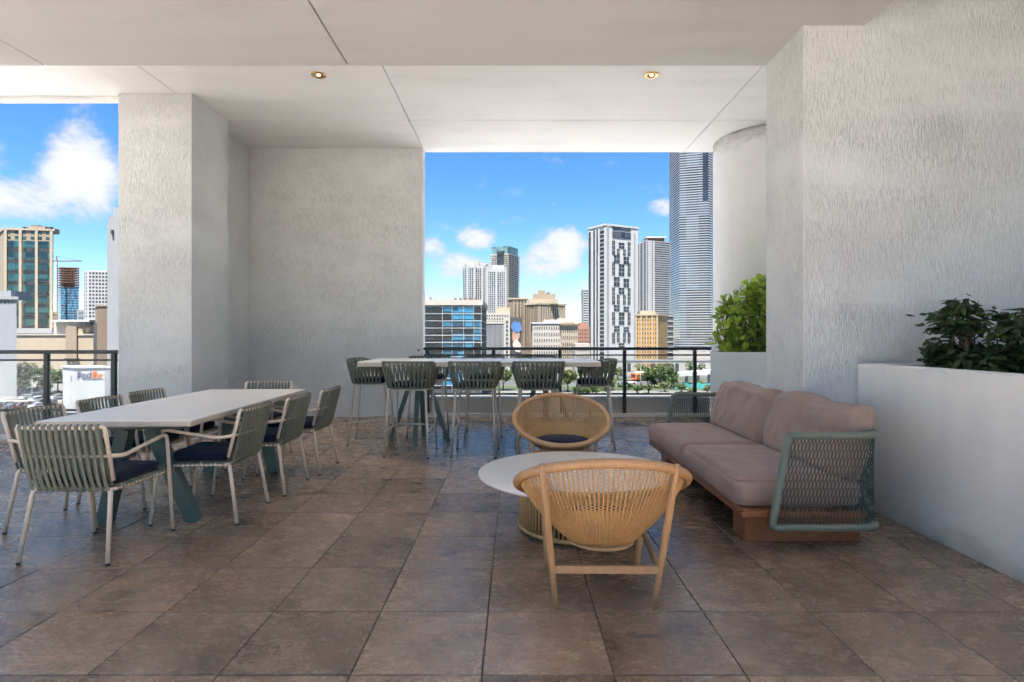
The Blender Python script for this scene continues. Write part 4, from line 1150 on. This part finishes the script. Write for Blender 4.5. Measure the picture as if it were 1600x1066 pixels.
a_, b_ = fx.P[1], fx.P[2]; u_ = (b_-a_); ang = atan2(u_.y, u_.x); L_ = u_.length; un = u_.normalized(); nv = Vector((un.y,-un.x))
zl = PZ(591,D)-GZ
p = a_+un*(L_*.085)+nv*.12-fx.c
o1, m1 = text_mesh("Fed", 2.15, M["letter_grey"], "lettering", fx.r, (p.x,p.y,zl), ang)
w1 = max(v.co.x for v in m1.vertices)
p = a_+un*(L_*.085+w1+.12)+nv*.12-fx.c
o2, m2 = text_mesh("Ex", 2.15, M["letter_orange"], "lettering", fx.r, (p.x,p.y,zl), ang)

# --- streets, trees, cars, train
mat_facade("asphalt", (.045,.045,.047), .3, .05); mat_facade("pale_road", (.105,.102,.096), .2, .05); mat_facade("grass_ground", (.035,.05,.018), .5, .12)
def sheet(name, x0, x1, d0, d1, lift, mat):
    o = MB().box(x0, x1, d0, d1, GZ-.2, GZ+lift).build(name, mat); return tag(o, kind='structure')
gr = MB().box(-2500, 2500, 10, 4500, GZ-2, GZ).build("ground", M["pale_road"]); tag(gr, kind='structure')
sheet("road", -160, 220, 206, 222, .01, M["asphalt"]); sheet("road", -160, 220, 240, 252, .014, M["asphalt"])
sheet("parking_lot", -140, -88, 112, 196, .02, M["asphalt"])
sheet("lawn", -20, 120, 184, 203, .018, M["grass_ground"]); sheet("pavement", -20, 120, 165, 171, .12, M["pale_road"]); sheet("verge", -160, 200, 224, 239, .022, M["grass_ground"])
m = MB()
for k in range(46):
    m.box(-70+6*k, -67+6*k, 213.8, 214.1, GZ+.015, GZ+.019)
o = stuff(m.build("road_marking", M["f_white"])); tag(o, kind='stuff', label="white dashed lane line along the street behind the railing", cat="marking")

def leaf_mat(name, c0, c1, trans=.25):
    t = NT(name); oi = t.new("ShaderNodeObjectInfo"); f = t.noise(t.coord("World"), 2.3, 3)
    g_ = t.new("ShaderNodeNewGeometry"); rp = g_.outputs["Random Per Island"]
    k = t.math('ADD', t.math('MULTIPLY', rp, .6), t.math('ADD', t.math('MULTIPLY', f, .25), t.math('MULTIPLY', oi.outputs["Random"], .25)))
    col = t.ramp(k, [(.2, c0), (.85, c1)])
    t.set("Base Color", col).set("Roughness", .42).set("Specular IOR Level", .4)
    tl = t.new("ShaderNodeBsdfTranslucent"); t.l.new(col, tl.inputs[0]); mx = t.new("ShaderNodeMixShader"); mx.inputs[0].default_value = trans
    t.l.new(t.b.outputs[0], mx.inputs[1]); t.l.new(tl.outputs[0], mx.inputs[2]); t.l.new(mx.outputs[0], t.n["Material Output"].inputs[0]); M[name] = t.m
leaf_mat("leaf_tree", (.030,.055,.016), (.085,.13,.035)); leaf_mat("leaf_olive", (.06,.075,.022), (.14,.16,.05))
simple("bark", (.10,.075,.055), .9, var=.3)
def tree(x, D, h, w, label, mat, n=1100, seed=0, name="street_tree", group=None):
    rnd = random.Random(seed); r = empty(name, (x, D, GZ))
    tr = MB().tube([(0,0,0),(.1,0,h*.2),(-.05,.1,h*.42),(.05,0,h*.7)], [.26,.2,.15,.05], 7)
    for k in range(6):
        a = 2*pi*k/6+rnd.random(); z = h*(.3+.06*k); tr.tube([(0,0,z),(cos(a)*w*.22,sin(a)*w*.22,z+h*.14),(cos(a)*w*.38,sin(a)*w*.38,z+h*.2)], [.11,.07,.03], 5)
    tr.build("trunk", M["bark"], r)
    cl = [(rnd.uniform(-.36,.36)*w, rnd.uniform(-.36,.36)*w, h*rnd.uniform(.42,.86), w*rnd.uniform(.14,.24)) for _ in range(15)]
    m = MB()
    for _ in range(n):
        cx, cy, cz, cr = rnd.choice(cl); d = Vector((rnd.gauss(0,1),rnd.gauss(0,1),rnd.gauss(0,.8))).normalized()*cr*rnd.uniform(.55,1.12)
        p = Vector((cx,cy,cz))+d; s = rnd.uniform(.22,.46); a = Vector((rnd.gauss(0,1),rnd.gauss(0,1),rnd.gauss(0,.5))).normalized(); b2 = a.cross(Vector((rnd.gauss(0,1),rnd.gauss(0,1),rnd.gauss(0,1)))).normalized()
        m.add([p-a*s, p+b2*s*.6, p+a*s, p-b2*s*.6], [(0,1,2,3)])
    stuff(m.build("crown", mat, r)); tag(r, label, "tree", group); return r
TR = [(1012,197,6.5,6,"leaf_tree","dark street tree below the orange train, left of the pair"),(1036,193,8.2,8.5,"leaf_tree","largest dark tree beyond the railing, above the sofa's far arm"),(1052,199,5.5,5,"leaf_tree","small dark tree beside the white viaduct piers"),
      (786,185,7,6,"leaf_olive","olive tree seen between two bar stools near the middle of the table"),(770,205,5,5,"leaf_tree","small tree seen behind the middle bar stool's right side"),(887,180,7.5,5.5,"leaf_olive","olive tree seen left of the right end bar stool"),
      (948,186,4.5,6,"leaf_olive","low olive shrub tree seen right of the end stool"),(925,172,2.6,5,"leaf_tree","low round bush under the right end bar stool"),(905,171,2.2,4,"leaf_tree","low bush above the far basket chair's rim"),(1085,262,6,9,"leaf_tree","far dark tree under the skyscraper by the guideway"),(1002,255,5,6,"leaf_tree","far tree at the foot of the yellow building"),
      (42,188,8.6,7.5,"leaf_tree","broad dark tree over the car park, left of the railing post"),(60,196,8,7,"leaf_tree","dark tree over the car park just left of the railing post"),(90,180,7.5,5,"leaf_tree","dark tree between railing post and white depot"),(34,172,5,5,"leaf_olive","smaller pale tree in front of the car park trees"),
      (73,176,4,4,"leaf_olive","small olive tree hidden partly by the left railing post"),(710,176,5,6,"leaf_olive","tree glimpsed beside the left stool of the front row"),(965,230,5,7,"leaf_olive","hazy olive tree near the train, by the railing post")]
for i, (px, D, h, w, mt, lb) in enumerate(TR): tree(PX(px,D), D, h, w, lb, M[mt], 1500 if h > 6 else 800, i, group="trees along the streets below")

bush_rnd = random.Random(77)
ORD = ["leftmost", "second", "third", "fourth", "fifth", "sixth", "seventh", "eighth", "ninth", "tenth", "eleventh", "twelfth", "thirteenth", "rightmost"]
BUSH = ["low leafy bush beyond the railing, %s of the row between end stool and planter" % q for q in ORD]
for k in range(14):
    D = bush_rnd.uniform(172, 203); px = 930+k*13.5+bush_rnd.uniform(-3,3)
    tree(PX(px,D), D, bush_rnd.uniform(1.6,3.2), bush_rnd.uniform(2.5,4.5), BUSH[k], M[bush_rnd.choice(("leaf_tree","leaf_olive"))], 260, 300+k, "low_bush", "low bushes on the verge beyond the railing")
# elevated guideway, train and viaduct
mat_facade("concrete_far", (.25,.245,.235), .15, .2); mat_facade("viaduct_white", (.40,.40,.39), .1, .2); mat_facade("teal_sheet", (.04,.27,.25), .2, .3)
gw = empty("guideway", (PX(1040,285), 285, GZ))
MB().box(-34,60,-2.2,2.2,4.2,5.4).build("deck", M["concrete_far"], gw); MB().box(-34,60,-2.4,-2.1,5.4,6.2).build("parapet", M["concrete_far"], gw)
for k in range(8): MB().bbox(-31+12*k,-29.6+12*k,-.8,.8,0,4.2,.1).build("pier", M["concrete_far"], gw)
tag(gw, "grey elevated guideway crossing below the skyscraper", "viaduct")
vd = empty("white_viaduct", (PX(1050,212), 212, GZ))
MB().prism([(0,2.6),(0,4.0),(30,6.4),(30,4.8)], -2.5, 2.5, 'y').build("deck", M["viaduct_white"], vd, fix=True)
for k in range(4): MB().bbox(5.0+4.2*k,5.9+4.2*k,-.7,.7,0,3.1+.32*k,.08).build("pier", M["viaduct_white"], vd)
tag(vd, "white ramp viaduct on piers above the sofa's far arm", "viaduct")
tf = empty("site_fence", (PX(1085,189), 189, GZ))
for k in range(9): MB().bbox(-6.4+1.42*k,-5.02+1.42*k,-.05+.02*(k%2),.05+.02*(k%2),.1,1.75+.2*((k*7)%3),.02).build("fence_panel", M["teal_sheet"], tf)
tag(tf, "teal panel fence below the white viaduct", "fence")
mat_facade("train_orange", (.62,.16,.05), .08, .5); mat_facade("train_grey", (.35,.36,.38), .1, .5)
tn = empty("train_car", (PX(1003,225), 225, GZ+.2), radians(38))
sec = [(-1.3,.5),(1.3,.5),(1.4,1.2),(1.38,2.6),(1.0,3.15),(-1.0,3.15),(-1.38,2.6),(-1.4,1.2)]
MB().prism(sec, -5.2, 2.0, 'x').build("body", M["train_orange"], tn, fix=True); MB().prism(sec, 2.02, 5.0, 'x').build("end_section", M["f_white"], tn, fix=True)
MB().prism([(-1.1,3.16),(1.1,3.16),(.9,3.5),(-.9,3.5)], -5.0, 4.8, 'x').build("roof", M["f_white"], tn, fix=True)
for s in (-1,1):
    for k in range(4): MB().box(-4.4+1.9*k,-3.2+1.9*k,s*1.42-.03,s*1.42+.03,1.55,2.5).build("window", M["g_dark"], tn)
MB().box(-5.27,-5.2,-1.0,1.0,1.5,2.6).build("windscreen", M["g_dark"], tn); MB().box(-4.8,4.6,-1.1,1.1,.0,.5).build("undercarriage", M["f_darkgrey"], tn)
tag(tn, "small orange and white train car beyond the railing right of the stools", "train")

def make_car(mat):
    r = empty("parked_car")
    side = [(-2.2,.35),(2.15,.35),(2.2,.62),(2.05,.82),(1.15,.92),(.55,1.40),(-1.15,1.42),(-1.75,.98),(-2.2,.90)]
    bd_ = MB().prism(side[:5]+[(-1.75,.98),(-2.2,.9)], -.86, .86, 'y').build("body", mat, r, fix=True)
    MB().prism([(1.10,.93),(.52,1.38),(-1.12,1.40),(-1.72,.985)], -.72, .72, 'y').build("cabin", M["g_dark"], r, fix=True)
    MB().bbox(-1.12,.50,-.70,.70,1.385,1.44,.02).build("roof", mat, r)
    for x in (-1.38,1.36):
        for s in (-1,1): MB().tube([(x,s*.70,.33),(x,s*.90,.33)], .33, 14, smooth=False).build("wheel", M["rubber"], r)
    for s in (-1,1): MB().box(2.12,2.2,s*.55-.18,s*.55+.18,.60,.75).build("headlight", M["f_white"], bd_); MB().box(-2.23,-2.15,s*.6-.15,s*.6+.15,.68,.85).build("taillight", M["f_rust"], bd_)
    return r
for nm, c in (("car_navy", (.015,.03,.09)), ("car_white", (.62,.62,.62)), ("car_black", (.015,.015,.017)), ("car_red", (.16,.012,.014)), ("car_silver", (.32,.33,.35))): simple(nm, c, .25, .2, var=.04, coat=.6)
protos = {}
CARS = [(2,139,"navy",80,"dark blue car at the left edge of the car park"),(14,140,"black",78,"black car second from the left edge in the car park"),(24,138,"navy",84,"navy car in the front row of the car park, before the red one"),(37,139,"red",80,"dark red car in the front row of the car park"),(47,140,"black",82,"black car right of the dark red car"),
        (60,152,"white",75,"white car in the car park left of the railing post"),(67,145,"navy",80,"navy car just left of the railing post"),(86,146,"navy",80,"blue car right of the railing post beside the depot"),(92,158,"white",78,"white car behind the blue one beside the depot"),(57,163,"silver",82,"silver car in the back row of the car park"),(88,168,"black",78,"black car in the back row near the depot"),(45,158,"white",80,"white car in the back row below the trees"),(61,138,"white",84,"white car nearest the viewer in the car park"),
        (985,211,"white",0,"white car on the street behind the right railing post"),(960,209,"silver",0,"silver car on the street right of the end stool"),(1035,215,"black",180,"black car on the street below the white viaduct")]
for px, D, c, a, lb in CARS:
    mt = M["car_"+c]
    if c not in protos: o = make_car(mt); protos[c] = o; bpy.context.view_layer.update()
    else: o = copy_tree(protos[c])
    o.location = (PX(px,D), D, GZ+.03); o.rotation_euler = (0,0,radians(a)); tag(o, lb, "car", "cars in the streets below")
def lamp_post(px, D, h, label):
    r = empty("lamp_post", (PX(px,D), D, GZ)); MB().tube([(0,0,0),(0,0,h*.5),(0,0,h)], [.12,.09,.06], 8).build("pole", M["f_grey"], r); MB().tube(round_path([(0,0,h-.05),(.2,0,h+.4),(1.6,0,h+.5)], .3), .05, 6).build("arm", M["f_grey"], r); MB().bbox(1.3,2.1,-.15,.15,h+.4,h+.55,.03).build("lamp_head", M["f_white"], r)
    tag(r, label, "lamp post")
lamp_post(1001,185,7.5,"thin lamp post in front of the tree by the orange train"); lamp_post(50,150,6.5,"thin lamp post in the car park"); lamp_post(1088,205,7,"thin lamp post beside the white viaduct")
sw = MB().bbox(-8,9,-.15,.15,0,1.1,.05).build("boundary_wall", M["f_white_warm"]); sw.location = (PX(42,146), 146, GZ); tag(sw, "low pale wall dividing the car park", "wall")
# ------------------------------------------------------------------ plants in the planters
leaf_mat("leaf_bright", (.13,.23,.026), (.46,.58,.09), .30)
leaf_mat("leaf_dark", (.018,.034,.010), (.065,.10,.030), .15)
def leaf_mesh(name, L, W, fold, droop, mat, tip=.5):
    """leaf along +Y from its stalk, folded on the midrib"""
    m = MB(); rows = 6; vs = []; fs = []
    for i in range(rows+1):
        t = i/rows; w = W*.5*(sin(pi*min(1, t**tip*.97+.015))**.8) if 0 < i < rows else .002
        y = L*t; z = -droop*t*t*L
        vs += [(-w, y, z+fold*w), (0, y, z), (w, y, z+fold*w)]
    for i in range(rows):
        a = i*3; fs += [(a,a+1,a+4,a+3),(a+1,a+2,a+5,a+4)]
    m.add(vs, fs, True); return m.mesh(name, mat)
def put_leaf(me, parent, p, d, roll, sc, base):
    q = Vector(d).normalized().to_track_quat('Y', 'Z').to_matrix().to_4x4() @ Matrix.Rotation(roll, 4, 'Y')
    o = bpy.data.objects.new("leaf", me); COL.objects.link(o); o.parent = parent
    o.matrix_local = Matrix.Translation(Vector(p)-base) @ q @ Matrix.Scale(sc, 4)
    return o
rnd = random.Random(21)
lm = [leaf_mesh("leaf", .175, .105, .20, .12, M["leaf_bright"], 1.35), leaf_mesh("leaf", .160, .105, .10, .25, M["leaf_bright"], 1.3)]
base = Vector((2.95, 7.35, .985)); sh_ = empty("green_shrub", base)
tips = []
tries = 0
while len(tips) < 56 and tries < 4000:
    tries += 1
    p = Vector((rnd.uniform(2.56,3.42), rnd.uniform(7.10,7.48), rnd.uniform(1.03,2.10)))
    edge = 2.56 + .18*max(0,(p.z-1.75)/.35) + .05*sin(p.z*9)
    if p.x < edge: continue
    if p.z > 1.62 + (p.x-2.58)*.95: continue
    if all((p-q).length > .10 for q in tips): tips.append(p)
st_ = MB(); cnt = 0
for p in tips:
    root = Vector((min(3.3, max(2.72, p.x+rnd.uniform(.0,.2))), 7.36+rnd.uniform(-.1,.1), .97))
    mid = root.lerp(p, .55)+Vector((rnd.uniform(-.06,.06),rnd.uniform(-.05,.05),.04))
    st_.tube([root-base, mid-base, p-base], [.007,.005,.003], 5)
    ax = (p-mid).normalized()*.6+Vector((rnd.uniform(-.5,.1),rnd.uniform(-.6,.1),.5)); ax.normalize()
    s1 = ax.orthogonal().normalized(); s2 = ax.cross(s1); ph = rnd.random()*6
    for k in range(6):
        if cnt >= 300: break
        a = ph+k*2.25; up_ = .25+.75*(k/5)
        d = (s1*cos(a)+s2*sin(a))*(1.15-up_*.75)+ax*up_
        put_leaf(rnd.choice(lm), sh_, p-ax*(.05*(1-k/5)), d, rnd.uniform(-.5,.5), rnd.uniform(.72,1.1)*(1-.05*k), base); cnt += 1
# shaded inner leaves, too many to count
inn = MB()
for _ in range(900):
    p = Vector((rnd.uniform(2.66,3.4), rnd.uniform(7.15,7.6), rnd.uniform(1.0,2.02)))
    if p.z > 1.58+(p.x-2.6)*.95: continue
    d = Vector((rnd.gauss(0,1),rnd.gauss(0,1),rnd.gauss(.2,.8))).normalized(); s = d.orthogonal().normalized()*.042; q = p-base
    inn.add([q-d*.05, q+s, q+d*.055, q-s], [(0,1,2,3)])
stuff(inn.build("inner_foliage", M["leaf_bright"], sh_)); stuff(st_.build("stem", M["bark"], sh_))
tag(sh_, "bright green broad leaved shrub in the white planter beside the round column", "shrub")

ld_ = leaf_mesh("leaf", .085, .046, .25, .45, M["leaf_dark"], .9)
def schefflera(cx, cy, spots, label, seed):
    rnd = random.Random(seed); base = Vector((cx, cy, .975)); r = empty("umbrella_plant", base); st = MB(); n = 0
    for (x, y, z) in spots:
        p = Vector((x, y, z)); root = Vector((cx+rnd.uniform(-.1,.1), cy+rnd.uniform(-.1,.1), .97)); mid = root.lerp(p,.5)+Vector((0,0,.06))
        st.tube([root-base, mid-base, p-base], [.009,.006,.003], 5); ph = rnd.random()*6; tilt = Vector((rnd.uniform(-.5,.5),rnd.uniform(-.7,.3),1)).normalized()
        s1 = tilt.orthogonal().normalized(); s2 = tilt.cross(s1); nl = rnd.choice((7,8,8))
        for k in range(nl):
            if n >= 300: break
            a = ph+2*pi*k/nl; d = s1*cos(a)+s2*sin(a)+tilt*rnd.uniform(-.15,.25); put_leaf(ld_, r, p+d*.015, d, rnd.uniform(-.3,.3), rnd.uniform(.75,1.15), base); n += 1
    inn = MB()
    for (x, y, z) in spots:
        for _ in range(26):
            q = Vector((x,y,z))+Vector((rnd.gauss(0,.045),rnd.gauss(0,.045),rnd.gauss(-.03,.035)))-base
            if q.z < -.01: continue
            d = Vector((rnd.gauss(0,1),rnd.gauss(0,1),rnd.gauss(-.3,.6))).normalized(); s = d.orthogonal().normalized()*.016
            inn.add([q-d*.028, q+s, q+d*.036, q-s], [(0,1,2,3)])
    stuff(inn.build("inner_foliage", M["leaf_dark"], r))
    stuff(st.build("stem", M["bark"], r)); tag(r, label, "plant", "dark plants in the right planter")
def pxp(x, y, D): return (PX(x,D), D, PZ(y,D))
rr = random.Random(5)
A = [pxp(rr.uniform(1466,1524), rr.uniform(474,512), rr.uniform(3.55,3.9)) for _ in range(15)] + [pxp(rr.uniform(1462,1530), rr.uniform(535,572), rr.uniform(3.75,3.95)) for _ in range(20)]
schefflera(PX(1512,3.75), 3.75, A, "dark leafy plant with a raised spray, left one in the right planter", 3)
B_ = [pxp(rr.uniform(1545,1640), rr.uniform(490,580), rr.uniform(3.35,3.9)) for _ in range(36)]
schefflera(PX(1585,3.6), 3.6, B_, "dark bushy plant at the right edge of the right planter", 9)
C_ = [pxp(rr.uniform(1500,1600), rr.uniform(545,572), rr.uniform(3.5,3.75)) for _ in range(34)]
schefflera(PX(1550,3.6), 3.6, C_, "low dark leafy plant between the two taller ones in the right planter", 11)
